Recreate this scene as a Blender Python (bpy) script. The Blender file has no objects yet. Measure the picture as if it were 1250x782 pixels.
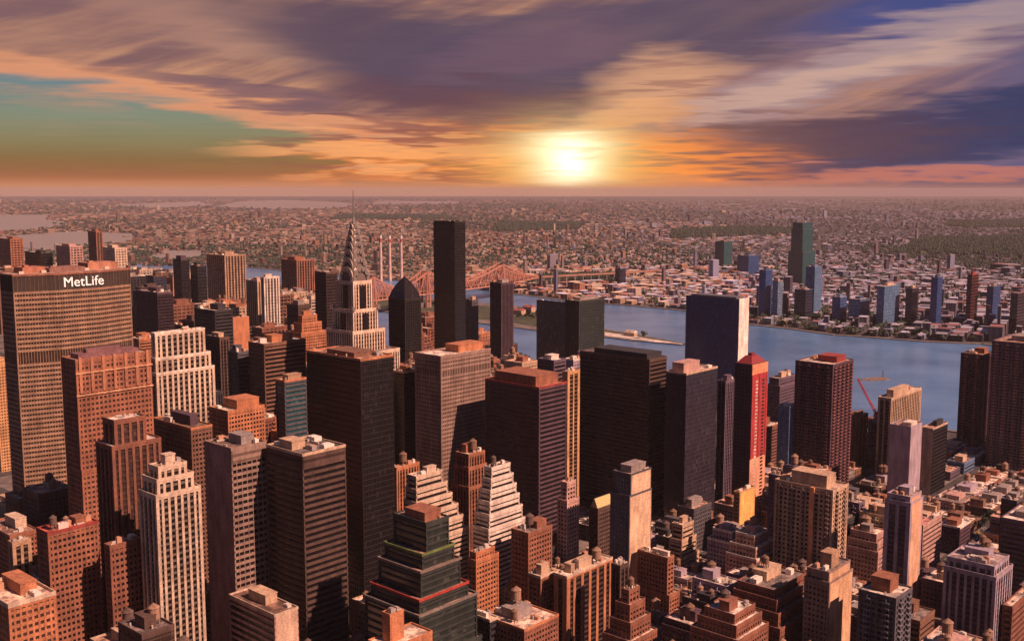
import bpy, math, random
import numpy as np
from mathutils import Vector
R = math.radians
C = bpy.context.scene.collection
sc = bpy.context.scene
PITCH, CAMH, FPX = R(7.1), 314.0, 1290.0

# ------------------------------------------------------------------ camera
cam = bpy.data.objects.new('camera', bpy.data.cameras.new('camera'))
C.objects.link(cam); sc.camera = cam
cam.location = (0, 0, CAMH); cam.rotation_euler = (R(90) - PITCH, 0, 0)
cam.data.sensor_width = 36; cam.data.lens = 36 * FPX / 1250
cam.data.clip_start = 1; cam.data.clip_end = 250000

# ------------------------------------------------------------------ exposure and light
sc.view_settings.view_transform = 'Standard'; sc.view_settings.look = 'None'
sc.view_settings.exposure = 0.48; sc.view_settings.gamma = 1; sc.view_settings.use_curve_mapping = False
sc.cycles.max_bounces = 5; sc.cycles.diffuse_bounces = 2; sc.cycles.glossy_bounces = 3
sc.cycles.volume_bounces = 0; sc.cycles.transparent_max_bounces = 4
sc.cycles.use_denoising = True
SUN_AZ, SUN_EL = 121, 43            # clockwise from the view direction, height above the horizon
HAZE_COL, HAZE_DEN = (.88, .74, .76, 1), 1 / 50000
sl = bpy.data.lights.new('sun', 'SUN'); sl.energy = 5.0; sl.angle = R(0.6); sl.color = (1.0, .57, .42)
sun = bpy.data.objects.new('sun', sl); C.objects.link(sun)
sd = Vector((math.sin(R(SUN_AZ)) * math.cos(R(SUN_EL)), math.cos(R(SUN_AZ)) * math.cos(R(SUN_EL)), math.sin(R(SUN_EL))))
sun.rotation_euler = sd.to_track_quat('Z', 'Y').to_euler()

# ------------------------------------------------------------------ world: Nishita overhead, cloud sheets low down
W = bpy.data.worlds.new('World'); sc.world = W; W.use_nodes = True
nt = W.node_tree; nt.nodes.clear(); N = nt.nodes; L = nt.links
def setin(s, v):
    if isinstance(v, (int, float)): s.default_value = v
    elif isinstance(v, tuple): s.default_value = v if len(v) == len(s.default_value) else v + (1,)
    else: L.new(v, s)
def M(op, a, b=0.0, c=0.0, clamp=False):
    n = N.new('ShaderNodeMath'); n.operation = op; n.use_clamp = clamp
    for i, v in enumerate((a, b, c)): setin(n.inputs[i], v)
    return n.outputs[0]
def MIX(f, a, b, mode='MIX'):
    n = N.new('ShaderNodeMix'); n.data_type = 'RGBA'; n.blend_type = mode
    setin(n.inputs[0], f); setin(n.inputs[6], a); setin(n.inputs[7], b)
    return n.outputs[2]
def SS(x, lo, hi):
    n = N.new('ShaderNodeMapRange'); n.interpolation_type = 'SMOOTHSTEP'
    setin(n.inputs[0], x); n.inputs[1].default_value = lo; n.inputs[2].default_value = hi
    return n.outputs[0]
def srgb(r, g, b):
    return tuple(((v / 255) / 12.92 if v <= 10 else ((v / 255 + .055) / 1.055) ** 2.4) for v in (r, g, b)) + (1,)
tc = N.new('ShaderNodeTexCoord'); sx_ = N.new('ShaderNodeSeparateXYZ'); L.new(tc.outputs['Generated'], sx_.inputs[0])
az = M('ARCTAN2', sx_.outputs[0], sx_.outputs[1]); el = M('ARCSINE', sx_.outputs[2])
A = M('MULTIPLY', az, 57.2958); E = M('MULTIPLY', el, 57.2958)           # degrees from the view direction / above the horizon
def noise(sa, se, detail=4, rough=.55, off=0.0, skew=0.0):
    v = N.new('ShaderNodeCombineXYZ')
    setin(v.inputs[0], M('MULTIPLY', A, sa)); setin(v.inputs[1], M('MULTIPLY', M('ADD', E, M('MULTIPLY', A, skew)), se)); v.inputs[2].default_value = off
    n = N.new('ShaderNodeTexNoise'); n.inputs['Scale'].default_value = 1; n.inputs['Detail'].default_value = detail; n.inputs['Roughness'].default_value = rough
    L.new(v.outputs[0], n.inputs[0]); return n.outputs[0]
n1 = noise(.10, .55, 3, .5, 3.1); n2 = noise(.20, 1.8, 3, .52, 8.2); n3 = noise(.16, 1.1, 3, .5, 1.7, .28); n4 = noise(.30, 4.0, 2, .5, 5.2)
n5 = noise(.16, 1.1, 3, .5, 6.7, -.3)
wa = M('ADD', A, M('MULTIPLY', M('SUBTRACT', n1, .5), 7.0))
we = M('ADD', E, M('ADD', M('MULTIPLY', M('SUBTRACT', n2, .5), 2.7), M('MULTIPLY', M('SUBTRACT', n4, .5), .75)))
def deg(x, y): return (x - 625) / 24.0, (231 - y) / 23.4
def blob(x, y, rx, ry, rot=0, soft=1.0, hard=.0, w=1.0):
    """soft ellipse of sky around a direction; x, y, rx, ry in 1/24 degree"""
    a0, e0 = deg(x, y); da = M('SUBTRACT', wa, a0); de = M('SUBTRACT', we, e0)
    c, s = math.cos(R(rot)), math.sin(R(rot))
    p = M('ADD', M('MULTIPLY', da, c), M('MULTIPLY', de, s)); q = M('SUBTRACT', M('MULTIPLY', de, c), M('MULTIPLY', da, s))
    r2 = M('ADD', M('POWER', M('ABSOLUTE', M('DIVIDE', p, rx / 24)), 2), M('POWER', M('ABSOLUTE', M('DIVIDE', q, ry / 24)), 2))
    return M('MULTIPLY', SS(r2, 1.0 + soft, hard), w)
nish = N.new('ShaderNodeTexSky'); nish.sky_type = 'NISHITA'; nish.sun_disc = False
nish.sun_elevation = R(SUN_EL); nish.sun_rotation = R(SUN_AZ)
high = N.new('ShaderNodeMix'); high.data_type = 'RGBA'; high.blend_type = 'MULTIPLY'; high.inputs[0].default_value = 1
L.new(nish.outputs[0], high.inputs[6]); high.inputs[7].default_value = (.05, .05, .06, 1)
ramp = N.new('ShaderNodeValToRGB'); setin(ramp.inputs[0], M('DIVIDE', E, 12.0))
cr = ramp.color_ramp
for i, (p, c) in enumerate([(0, srgb(190, 120, 82)), (.05, srgb(162, 104, 70)), (.12, srgb(142, 108, 70)), (.2, srgb(140, 128, 92)), (.3, srgb(134, 140, 118)), (.42, srgb(114, 134, 136)), (.6, srgb(84, 104, 136)), (1, srgb(58, 68, 122))]):
    e_ = cr.elements[i] if i < 2 else cr.elements.new(p)
    e_.position = p; e_.color = c
low = MIX(M('MULTIPLY', M('MULTIPLY', SS(n2, .48, .62), SS(E, 1.5, 5)), .35), ramp.outputs[0], srgb(176, 140, 118))
low = MIX(SS(A, -6, 22), low, srgb(96, 92, 130))
low = MIX(SS(E, .9, -.1), low, MIX(SS(A, 6, 26), srgb(196, 128, 92), srgb(120, 88, 92)))
col = low
# main cloud deck above a line that falls from left to the sun
deck = SS(M('SUBTRACT', we, M('MAXIMUM', .9, M('ADD', 5.3, M('MULTIPLY', M('ADD', wa, 26), -.18)))), -.25, .9)
deck = M('MULTIPLY', deck, SS(A, 30, 16))
peach = MIX(SS(n5, .35, .7), srgb(134, 98, 98), srgb(196, 142, 112))
deckc = MIX(SS(M('SUBTRACT', we, M('ADD', 6.1, M('MULTIPLY', M('ADD', wa, 26), -.17))), -.2, 1.3), srgb(220, 150, 112), peach)
col = MIX(deck, col, deckc)
col = MIX(blob(270, 40, 190, 34, -12, 1.0, .1, .75), col, srgb(196, 146, 122))
col = MIX(blob(90, 25, 150, 50, 0, 1.2, .0, .5), col, srgb(126, 94, 100))
col = MIX(blob(540, 75, 270, 62, -12, .9, .25, .95), col, srgb(94, 76, 92))
col = MIX(blob(600, 130, 200, 34, -5, .9, .1, .85), col, srgb(104, 72, 82))
col = MIX(blob(900, 35, 420, 55, 5, .9, .2, .9), col, srgb(92, 78, 98))
col = MIX(blob(1230, 10, 220, 36, 10, 1, .1, .8), col, srgb(62, 78, 138))
col = MIX(blob(650, 62, 120, 26, 10, 1, .1, .35), col, srgb(140, 100, 110))
col = MIX(blob(290, 118, 110, 14, -10, .9, .2, .75), col, srgb(116, 88, 100))
# right hand light streaks and the navy bank under them
col = MIX(blob(930, 120, 230, 42, 14, 1.2, .1, .75), col, srgb(150, 118, 126))
col = MIX(blob(1080, 80, 210, 26, 17, 1.2, .1, .8), col, srgb(180, 152, 150))
col = MIX(blob(1000, 108, 160, 12, 15, 1.2, .0, .6), col, srgb(212, 170, 150))
col = MIX(blob(800, 105, 75, 34, 8, 1.6, .0, .8), col, srgb(222, 164, 126))
col = MIX(M('MULTIPLY', blob(800, 120, 120, 50, 8, 1.4, .0, .6), SS(n4, .5, .64)), col, srgb(150, 104, 96))
col = MIX(blob(790, 138, 80, 14, 8, 1.2, .0, .6), col, srgb(240, 172, 116))
col = MIX(blob(1190, 160, 330, 36, 9, .7, .3, .97), col, srgb(62, 64, 98))
col = MIX(blob(950, 180, 230, 30, 4, .9, .2, .92), col, srgb(92, 70, 84))
# burning streaks around the low glow
og = M('MULTIPLY', blob(610, 188, 230, 36, 0, 1.5, .0, 1.0), SS(n2, .42, .60))
col = MIX(og, col, srgb(250, 138, 72))
og2 = M('MULTIPLY', blob(760, 200, 160, 30, 0, 1.5, .0, 1.0), SS(n4, .36, .60))
col = MIX(og2, col, srgb(255, 140, 70))
col = MIX(blob(1080, 218, 320, 9, 1, 1, .1, .75), col, srgb(206, 122, 96))
col = MIX(blob(660, 220, 230, 9, 0, 1, .1, .7), col, srgb(226, 132, 84))
col = MIX(blob(550, 215, 70, 7, 0, .8, .2, .8), col, srgb(132, 74, 70))
col = MIX(blob(545, 166, 120, 10, -6, .8, .2, .75), col, srgb(124, 76, 82))
col = MIX(blob(400, 146, 40, 6, -4, .8, .2, .8), col, srgb(116, 78, 86))
col = MIX(M('MULTIPLY', blob(520, 185, 190, 30, 0, 1, .2, .9), SS(n4, .50, .60)), col, srgb(146, 86, 80))
col = MIX(M('MULTIPLY', blob(470, 178, 160, 34, 0, 1.2, .1, .7), SS(n2, .5, .60)), col, srgb(250, 176, 116))
# the glow itself
def glow(x, y, rx, ry, pw):
    a0, e0 = deg(x, y); da = M('DIVIDE', M('SUBTRACT', M('ADD', M('MULTIPLY', A, .72), M('MULTIPLY', wa, .28)), a0), rx / 24); de = M('DIVIDE', M('SUBTRACT', M('ADD', M('MULTIPLY', E, .45), M('MULTIPLY', we, .55)), e0), ry / 24)
    return M('POWER', 2.71828, M('MULTIPLY', M('POWER', M('ADD', M('MULTIPLY', da, da), M('MULTIPLY', de, de)), pw), -1.0))
col = MIX(M('MULTIPLY', glow(705, 200, 150, 34, .7), .75), col, srgb(255, 160, 70))
col = MIX(M('MULTIPLY', glow(702, 196, 78, 40, .8), .95), col, (1.0, .72, .22, 1))
col = MIX(M('MULTIPLY', glow(698, 180, 46, 13, .8), .9), col, (1.3, 1.1, .6, 1))
col = MIX(glow(699, 200, 33, 27, .8), col, (1.75, 1.6, 1.15, 1))
col = MIX(M('MULTIPLY', M('MULTIPLY', blob(740, 192, 150, 22, 0, 1, .2, .75), SS(n4, .56, .68)), .45), col, srgb(240, 140, 70))
col = MIX(M('MULTIPLY', SS(E, .55, -.08), .85), col, MIX(SS(A, 2, 24), srgb(198, 138, 104), srgb(160, 112, 108)))
fine = noise(.3, 6.0, 2, .5, 2.4)
col = MIX(1.0, col, MIX(fine, (.92, .92, .93, 1), (1.08, 1.08, 1.07, 1)), 'MULTIPLY')
# elsewhere: broken violet cloud over blue
over = MIX(SS(n1, .42, .62), high.outputs[2], srgb(52, 58, 98))
tot = MIX(SS(E, 11, 24), col, over)
tot = MIX(SS(M('ABSOLUTE', A), 34, 60), tot, MIX(SS(E, 1, 16), srgb(46, 52, 82), MIX(.5, over, (.012, .022, .06, 1))))
tot = MIX(SS(E, 0, -3), tot, (.05, .04, .045, 1))
bg = N.new('ShaderNodeBackground'); L.new(tot, bg.inputs[0]); bg.inputs[1].default_value = 0.72
wo = N.new('ShaderNodeOutputWorld'); L.new(bg.outputs[0], wo.inputs[0])

# ------------------------------------------------------------------ helpers: geometry
cp, sp_ = math.cos(PITCH), math.sin(PITCH)
def ray(x, y):
    a, b = (x - 625) / FPX, (391 - y) / FPX
    return np.array([a, cp + b * sp_, -sp_ + b * cp])
def ground_pt(x, y, z=0.0):
    d = ray(x, y); t = (CAMH - z) / -d[2]; return (d[0] * t, d[1] * t)
def project(X, Y, Z):
    D = Y * cp + (CAMH - Z) * sp_; U = Y * sp_ - (CAMH - Z) * cp
    return 625 + FPX * X / D, 391 - FPX * U / D
ROT = math.atan2(.742, .670)
vx = np.array([math.cos(ROT), math.sin(ROT)])       # along the cross streets, away to the right
uy = np.array([-math.sin(ROT), math.cos(ROT)])      # along the avenues, away to the left
def to_uv(X, Y): return (X * vx[0] + Y * vx[1], X * uy[0] + Y * uy[1])
def from_uv(a, b): return (a * vx[0] + b * uy[0], a * vx[1] + b * uy[1])

class MB:
    def __init__(s): s.v = []; s.f = []
    def box(s, x0, y0, z0, x1, y1, z1, bottom=False):
        if x1 < x0: x0, x1 = x1, x0
        if y1 < y0: y0, y1 = y1, y0
        n = len(s.v)
        s.v += [(x0, y0, z0), (x1, y0, z0), (x1, y1, z0), (x0, y1, z0), (x0, y0, z1), (x1, y0, z1), (x1, y1, z1), (x0, y1, z1)]
        s.f += [(n, n + 1, n + 5, n + 4), (n + 1, n + 2, n + 6, n + 5), (n + 2, n + 3, n + 7, n + 6), (n + 3, n, n + 4, n + 7), (n + 4, n + 5, n + 6, n + 7)]
        if bottom: s.f.append((n + 3, n + 2, n + 1, n))
        return s
    def frus(s, r0, z0, r1, z1):
        """box tapering from rect r0 at z0 to rect r1 at z1"""
        n = len(s.v); (a, b, c, d), (e, f, g, h) = r0, r1
        s.v += [(a, b, z0), (c, b, z0), (c, d, z0), (a, d, z0), (e, f, z1), (g, f, z1), (g, h, z1), (e, h, z1)]
        s.f += [(n, n + 1, n + 5, n + 4), (n + 1, n + 2, n + 6, n + 5), (n + 2, n + 3, n + 7, n + 6), (n + 3, n, n + 4, n + 7), (n + 4, n + 5, n + 6, n + 7), (n + 3, n + 2, n + 1, n)]
        return s
    def ring(s, x0, y0, x1, y1, t, z0, z1):
        n = len(s.v)
        for (a, b, c, d) in ((x0, y0, x1, y1), (x0 + t, y0 + t, x1 - t, y1 - t)):
            for z in (z0, z1): s.v += [(a, b, z), (c, b, z), (c, d, z), (a, d, z)]
        for i in range(4):
            j = (i + 1) % 4
            s.f += [(n + i, n + j, n + 4 + j, n + 4 + i), (n + 8 + j, n + 8 + i, n + 12 + i, n + 12 + j), (n + 4 + i, n + 4 + j, n + 12 + j, n + 12 + i)]
        return s
    def cyl(s, cx, cy, z0, r0, z1, r1, k=12):
        n = len(s.v)
        for (z, r) in ((z0, r0), (z1, r1)):
            for i in range(k): s.v.append((cx + r * math.cos(i * math.tau / k), cy + r * math.sin(i * math.tau / k), z))
        for i in range(k):
            j = (i + 1) % k; s.f.append((n + i, n + j, n + k + j, n + k + i))
        s.f.append(tuple(n + k + i for i in range(k))); s.f.append(tuple(n + k - 1 - i for i in range(k)))
        return s
    def bar(s, p, q, w):
        p, q = Vector(p), Vector(q); d = (q - p).normalized()
        a = d.cross(Vector((0, 0, 1)));
        if a.length < .01: a = Vector((1, 0, 0))
        a.normalize(); b = d.cross(a); n = len(s.v); h = w / 2
        for c in (p, q):
            for (i, j) in ((-1, -1), (1, -1), (1, 1), (-1, 1)): s.v.append(tuple(c + a * i * h + b * j * h))
        for i in range(4):
            j = (i + 1) % 4; s.f.append((n + i, n + j, n + 4 + j, n + 4 + i))
        s.f += [(n + 3, n + 2, n + 1, n), (n + 4, n + 5, n + 6, n + 7)]
        return s
    def prism(s, pts, z0, z1):
        n = len(s.v); k = len(pts)
        area = sum(pts[i][0] * pts[(i + 1) % k][1] - pts[(i + 1) % k][0] * pts[i][1] for i in range(k))
        if area < 0: pts = pts[::-1]
        s.v += [(x, y, z0) for x, y in pts] + [(x, y, z1) for x, y in pts]
        for i in range(k):
            j = (i + 1) % k; s.f.append((n + i, n + j, n + k + j, n + k + i))
        s.f.append(tuple(n + k + i for i in range(k)))
        return s
    def mesh(s, name, *mats):
        me = bpy.data.meshes.new(name); me.from_pydata(s.v, [], s.f)
        for m in mats: me.materials.append(m)
        return me
def link(name, me, parent=None, color=None):
    o = bpy.data.objects.new(name, me); C.objects.link(o)
    if parent: o.parent = parent
    if color: o.color = tuple(color[:3]) + (1,)
    return o
def build(mb, name, mat, parent=None, color=None): return link(name, mb.mesh(name, mat), parent, color)
def tag(o, label, cat, group=None, kind=None):
    if label: o['label'] = label
    if cat: o['category'] = cat
    if group: o['group'] = group
    if kind: o['kind'] = kind
    return o
def empty(name, loc, rz=0.0):
    o = bpy.data.objects.new(name, None); C.objects.link(o); o.location = loc; o.rotation_euler = (0, 0, rz); return o
def struct(o, kind='structure'): o['kind'] = kind; return o

# ------------------------------------------------------------------ materials
def newmat(name):
    global N, L
    m = bpy.data.materials.new(name); m.use_nodes = True; m.node_tree.nodes.clear()
    N, L = m.node_tree.nodes, m.node_tree.links
    b = N.new('ShaderNodeBsdfPrincipled'); o = N.new('ShaderNodeOutputMaterial'); L.new(b.outputs[0], o.inputs[0])
    return m, b
def coord(kind='Object', scale=(1, 1, 1)):
    t = N.new('ShaderNodeTexCoord'); m = N.new('ShaderNodeMapping'); L.new(t.outputs[kind], m.inputs[0]); m.inputs['Scale'].default_value = scale
    return m.outputs[0]
def nz(vec, scale, detail=3, rough=.55):
    n = N.new('ShaderNodeTexNoise'); L.new(vec, n.inputs[0]); n.inputs['Scale'].default_value = scale; n.inputs['Detail'].default_value = detail; n.inputs['Roughness'].default_value = rough
    return n.outputs[0]
def objcol(): return N.new('ShaderNodeObjectInfo').outputs['Color']

m, b = newmat('masonry'); MAS = m
c = MIX(1.0, objcol(), MIX(SS(nz(coord(scale=(1, 1, .25)), .22, 4, .6), .3, .72), (.72, .70, .70, 1), (1.18, 1.16, 1.13, 1)), 'MULTIPLY')
c = MIX(1.0, c, MIX(SS(nz(coord(scale=(1, 1, 1.6)), .75, 3, .7), .32, .68), (.74, .72, .72, 1), (1.22, 1.2, 1.18, 1)), 'MULTIPLY')
c = MIX(M('MULTIPLY', SS(nz(coord(), .045, 3, .6), .46, .66), .35), c, MIX(1.0, c, (.45, .42, .42, 1), 'MULTIPLY'))
c = MIX(M('MULTIPLY', SS(nz(coord(scale=(1, 1, .06)), .9, 3, .6), .56, .72), .22), c, (.07, .05, .045, 1))
L.new(c, b.inputs['Base Color']); b.inputs['Roughness'].default_value = .85
m, b = newmat('window_glass'); GLS = m
v = coord(); vm = N.new('ShaderNodeVectorMath'); vm.operation = 'DIVIDE'; L.new(v, vm.inputs[0]); vm.inputs[1].default_value = (2.3, 2.3, 3.75)
fl_ = N.new('ShaderNodeVectorMath'); fl_.operation = 'FLOOR'; L.new(vm.outputs[0], fl_.inputs[0])
wn = N.new('ShaderNodeTexWhiteNoise'); L.new(fl_.outputs[0], wn.inputs[0])
c = MIX(M('MULTIPLY', SS(wn.outputs[0], .88, 1.0), .2), objcol(), MIX(1.0, objcol(), (7, 6, 5, 1), 'MULTIPLY'))
c = MIX(M('MULTIPLY', SS(wn.outputs[0], .5, .0), .3), c, (.004, .004, .006, 1))
L.new(c, b.inputs['Base Color']); L.new(M('ADD', .16, M('MULTIPLY', wn.outputs[0], .06)), b.inputs['Roughness'])
bp = N.new('ShaderNodeBump'); bp.inputs['Strength'].default_value = .08; bp.inputs['Distance'].default_value = .3; L.new(nz(v, .5, 2), bp.inputs['Height']); L.new(bp.outputs[0], b.inputs['Normal'])
m, b = newmat('roof_deck'); ROF = m
c = MIX(1.0, objcol(), MIX(SS(nz(coord(), .16, 5, .7), .38, .64), (.38, .36, .36, 1), (1.5, 1.46, 1.38, 1)), 'MULTIPLY')
c = MIX(M('MULTIPLY', SS(nz(coord(), .5, 3, .7), .60, .66), .6), c, (.05, .045, .04, 1))
L.new(c, b.inputs['Base Color']); b.inputs['Roughness'].default_value = .9
m, b = newmat('roof_metal'); MTL = m
c = MIX(1.0, objcol(), MIX(nz(coord(), .6, 4, .6), (.7, .7, .7, 1), (1.25, 1.22, 1.2, 1)), 'MULTIPLY')
L.new(c, b.inputs['Base Color']); b.inputs['Roughness'].default_value = .6
m, b = newmat('steel_cladding'); STL = m
b.inputs['Base Color'].default_value = (.50, .43, .37, 1); b.inputs['Metallic'].default_value = .75; b.inputs['Roughness'].default_value = .38
m, b = newmat('asphalt'); ASP = m
c = MIX(SS(nz(coord(), .03, 6, .65), .35, .7), (.035, .033, .036, 1), (.075, .068, .066, 1))
L.new(c, b.inputs['Base Color']); b.inputs['Roughness'].default_value = .9
m, b = newmat('concrete_paving'); PAV = m
c = MIX(SS(nz(coord(), .05, 6, .7), .35, .7), (.10, .085, .08, 1), (.23, .19, .17, 1))
L.new(c, b.inputs['Base Color']); b.inputs['Roughness'].default_value = .9
m, b = newmat('painted_line'); LIN = m
b.inputs['Base Color'].default_value = (.6, .58, .52, 1); b.inputs['Roughness'].default_value = .8
m, b = newmat('far_land'); LND = m
k1 = nz(coord(), .0012, 6, .65); k2 = nz(coord(), .012, 5, .7); k3 = nz(coord(), .00035, 4, .6)
c = MIX(SS(k2, .35, .68), (.02, .022, .026, 1), (.10, .08, .078, 1))
c = MIX(M('MULTIPLY', SS(k1, .5, .62), .85), c, (.03, .042, .025, 1))
c = MIX(M('MULTIPLY', SS(k3, .55, .66), .6), c, (.035, .045, .03, 1))
L.new(c, b.inputs['Base Color']); b.inputs['Roughness'].default_value = .95
m, b = newmat('river_water'); WAT = m
c = MIX(SS(nz(coord(scale=(1, 1, 1)), .0035, 4, .6), .35, .68), (.06, .15, .32, 1), (.12, .25, .46, 1))
L.new(c, b.inputs['Base Color']); L.new(M('ADD', .14, M('MULTIPLY', nz(coord(scale=(1, 1, 1)), .006, 3, .6), .22)), b.inputs['Roughness']); b.inputs['IOR'].default_value = 1.33; b.inputs['Specular IOR Level'].default_value = .5
bp = N.new('ShaderNodeBump'); bp.inputs['Strength'].default_value = .5; bp.inputs['Distance'].default_value = 1.0; L.new(nz(coord(), .09, 4, .6), bp.inputs['Height']); L.new(bp.outputs[0], b.inputs['Normal'])
m, b = newmat('bay_water'); BAY = m
b.inputs['Base Color'].default_value = (.27, .24, .23, 1); b.inputs['Roughness'].default_value = .3
bp = N.new('ShaderNodeBump'); bp.inputs['Strength'].default_value = .5; bp.inputs['Distance'].default_value = 2.0; L.new(nz(coord(), .04, 4, .6), bp.inputs['Height']); L.new(bp.outputs[0], b.inputs['Normal'])
m, b = newmat('leaves'); LEF = m
oi = N.new('ShaderNodeObjectInfo')
c = MIX(nz(coord(), .35, 3, .6), (.014, .030, .022, 1), (.04, .06, .03, 1))
c = MIX(1.0, c, objcol(), 'MULTIPLY')
L.new(c, b.inputs['Base Color']); b.inputs['Roughness'].default_value = .8
m, b = newmat('bark'); BRK = m
b.inputs['Base Color'].default_value = (.08, .055, .04, 1); b.inputs['Roughness'].default_value = .9
m, b = newmat('grass_ground'); GRS = m
c = MIX(SS(nz(coord(), .03, 5, .7), .35, .7), (.025, .04, .022, 1), (.09, .09, .045, 1))
L.new(c, b.inputs['Base Color']); b.inputs['Roughness'].default_value = .95
m, b = newmat('distant_city'); CTY = m
at = N.new('ShaderNodeAttribute'); at.attribute_name = 'Col'
g = N.new('ShaderNodeNewGeometry'); sn = N.new('ShaderNodeSeparateXYZ'); L.new(g.outputs['Normal'], sn.inputs[0]); sp2 = N.new('ShaderNodeSeparateXYZ'); L.new(g.outputs['Position'], sp2.inputs[0])
wz = M('LESS_THAN', M('FRACT', M('DIVIDE', sp2.outputs[2], 3.4)), .45); wx = M('LESS_THAN', M('FRACT', M('DIVIDE', M('ADD', sp2.outputs[0], M('MULTIPLY', sp2.outputs[1], 1.0)), 4.2)), .55)
c = MIX(M('MULTIPLY', M('MULTIPLY', wz, wx), M('LESS_THAN', sn.outputs[2], .5)), at.outputs[0], (.025, .02, .025, 1))
L.new(c, b.inputs['Base Color']); b.inputs['Roughness'].default_value = .85
m, b = newmat('car_paint'); CAR = m
L.new(objcol(), b.inputs['Base Color']); b.inputs['Roughness'].default_value = .35
m, b = newmat('white_sign'); SGN = m
b.inputs['Base Color'].default_value = (.9, .88, .85, 1); b.inputs['Roughness'].default_value = .5; b.inputs['Emission Color'].default_value = (1, .93, .85, 1); b.inputs['Emission Strength'].default_value = .2

# ------------------------------------------------------------------ setting
FARX, FARY = 34000, 44000
mb = MB(); mb.v = [(-FARX, -3000, 0), (FARX, -3000, 0), (FARX, FARY, 0), (-FARX, FARY, 0)]; mb.f = [(0, 1, 2, 3)]
struct(build(mb, 'ground', LND))
def sheet(name, pts, z, mat, z0=None, kind='structure'):
    mb = MB()
    if z0 is None:
        k = len(pts); area = sum(pts[i][0] * pts[(i + 1) % k][1] - pts[(i + 1) % k][0] * pts[i][1] for i in range(k))
        if area < 0: pts = pts[::-1]
        mb.v = [(x, y, z) for x, y in pts]; mb.f = [tuple(range(k))]
    else: mb.prism(list(pts), z0, z)
    return struct(build(mb, name, mat), kind)
SH0 = np.array([362.0, 1540.0])                       # Manhattan river wall, then along the avenues
mshore = [tuple(SH0 + uy * t) for t in (-1500, -900, -400, 0, 500, 1000, 1500, 2200, 3200, 4600)]
qsh = [(1250, 428), (1200, 420), (1130, 417), (1090, 414), (1020, 409), (960, 401), (905, 395), (870, 384), (835, 379), (790, 375), (740, 371), (700, 368), (660, 363), (628, 359), (590, 354), (540, 347)]
qshore = [(1900, 1300)] + [ground_pt(*p) for p in qsh]
last = np.array(qshore[-1])
qshore += [tuple(last + uy * t) for t in (500, 1200, 2200, 3300)]
river = mshore + qshore[::-1]
sheet('river', river, .03, WAT)
# Manhattan streets: one asphalt sheet, raised blocks
manh = [from_uv(-1500, -1600)] + [tuple(np.array(p) - vx * 1.0) for p in mshore] + [from_uv(-1500, 5200)]
sheet('street', manh, .012, ASP)
for nm, pts, w, z in (('river_wall', mshore, 8, 1.6), ('shore_bank', qshore[1:], 14, 1.8)):
    mb = MB()
    for p, q in zip(pts[:-1], pts[1:]):
        p, q = np.array(p), np.array(q); d = (q - p) / np.linalg.norm(q - p); n_ = np.array([-d[1], d[0]]) * w / 2
        mb.prism([tuple(p + n_), tuple(q + n_), tuple(q - n_), tuple(p - n_)], -.2, z)
    struct(build(mb, nm.replace('river_wall', 'embankment').replace('shore_bank', 'shore'), PAV))
# island in the river
isl_r = [(836, 420), (800, 413), (770, 407), (738, 402), (700, 396), (655, 379), (628, 374)]
isl_l = [(836, 421), (805, 419), (770, 416), (738, 412), (700, 409), (655, 404), (628, 400)]
ir = [ground_pt(*p) for p in isl_r]; il = [ground_pt(*p) for p in isl_l]
for t in (400, 1100, 1900): ir.append(tuple(np.array(ground_pt(628, 374)) + uy * t)); il.append(tuple(np.array(ground_pt(628, 400)) + uy * t))
isl = ir + il[::-1]
sheet('island_shore', isl, 1.8, PAV, -.2)
ctr = np.mean(np.array(ir + il), axis=0)
def shrink(pts, s): return [tuple(np.array(p) + (np.array(q) - np.array(p)) * s) for p, q in zip(pts, (il + ir[::-1]))]
sheet('island_lawn', shrink(isl, .16), 2.0, GRS, 1.6)
pm_, pb_ = newmat('pale_paving'); pb_.inputs['Roughness'].default_value = .9
L.new(MIX(SS(nz(coord(), .05, 4, .6), .35, .65), (.34, .28, .25, 1), (.72, .62, .55, 1)), pb_.inputs['Base Color'])
sheet('island_plaza', [ground_pt(x, y, 2) for x, y in ((738, 405), (770, 409.5), (800, 414.5), (833, 419.3), (833, 420.3), (800, 417.6), (770, 413.6), (738, 409.5))], 2.3, pm_, 1.9)
# far water
for pts in ([(-60, 262), (60, 262), (84, 274), (40, 281), (-60, 284)], [(-40, 292), (60, 284), (95, 282), (160, 285), (166, 294), (60, 306), (-40, 310)],
            [(178, 316), (196, 306), (250, 305), (252, 313), (220, 318)], [(262, 252), (290, 246), (350, 244), (420, 247), (440, 250), (410, 254), (330, 255)],
            [(440, 249), (470, 245), (560, 246), (560, 249)], [(120, 250), (240, 246), (262, 250), (200, 254)]):
    sheet('bay', [ground_pt(*p) for p in pts], .25, BAY)
# green patches
for pts in ([(820, 292), (980, 286), (985, 279), (900, 277), (820, 281)], [(1085, 310), (1260, 312), (1260, 288), (1130, 290)], [(600, 283), (700, 281), (720, 272), (610, 271)],
            [(1150, 277), (1260, 279), (1260, 268), (1160, 270)], [(640, 350), (760, 344), (750, 336), (660, 338)], [(400, 268), (560, 268), (540, 263), (420, 262)]):
    sheet('park', [ground_pt(*p) for p in pts], .2, GRS)

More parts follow.
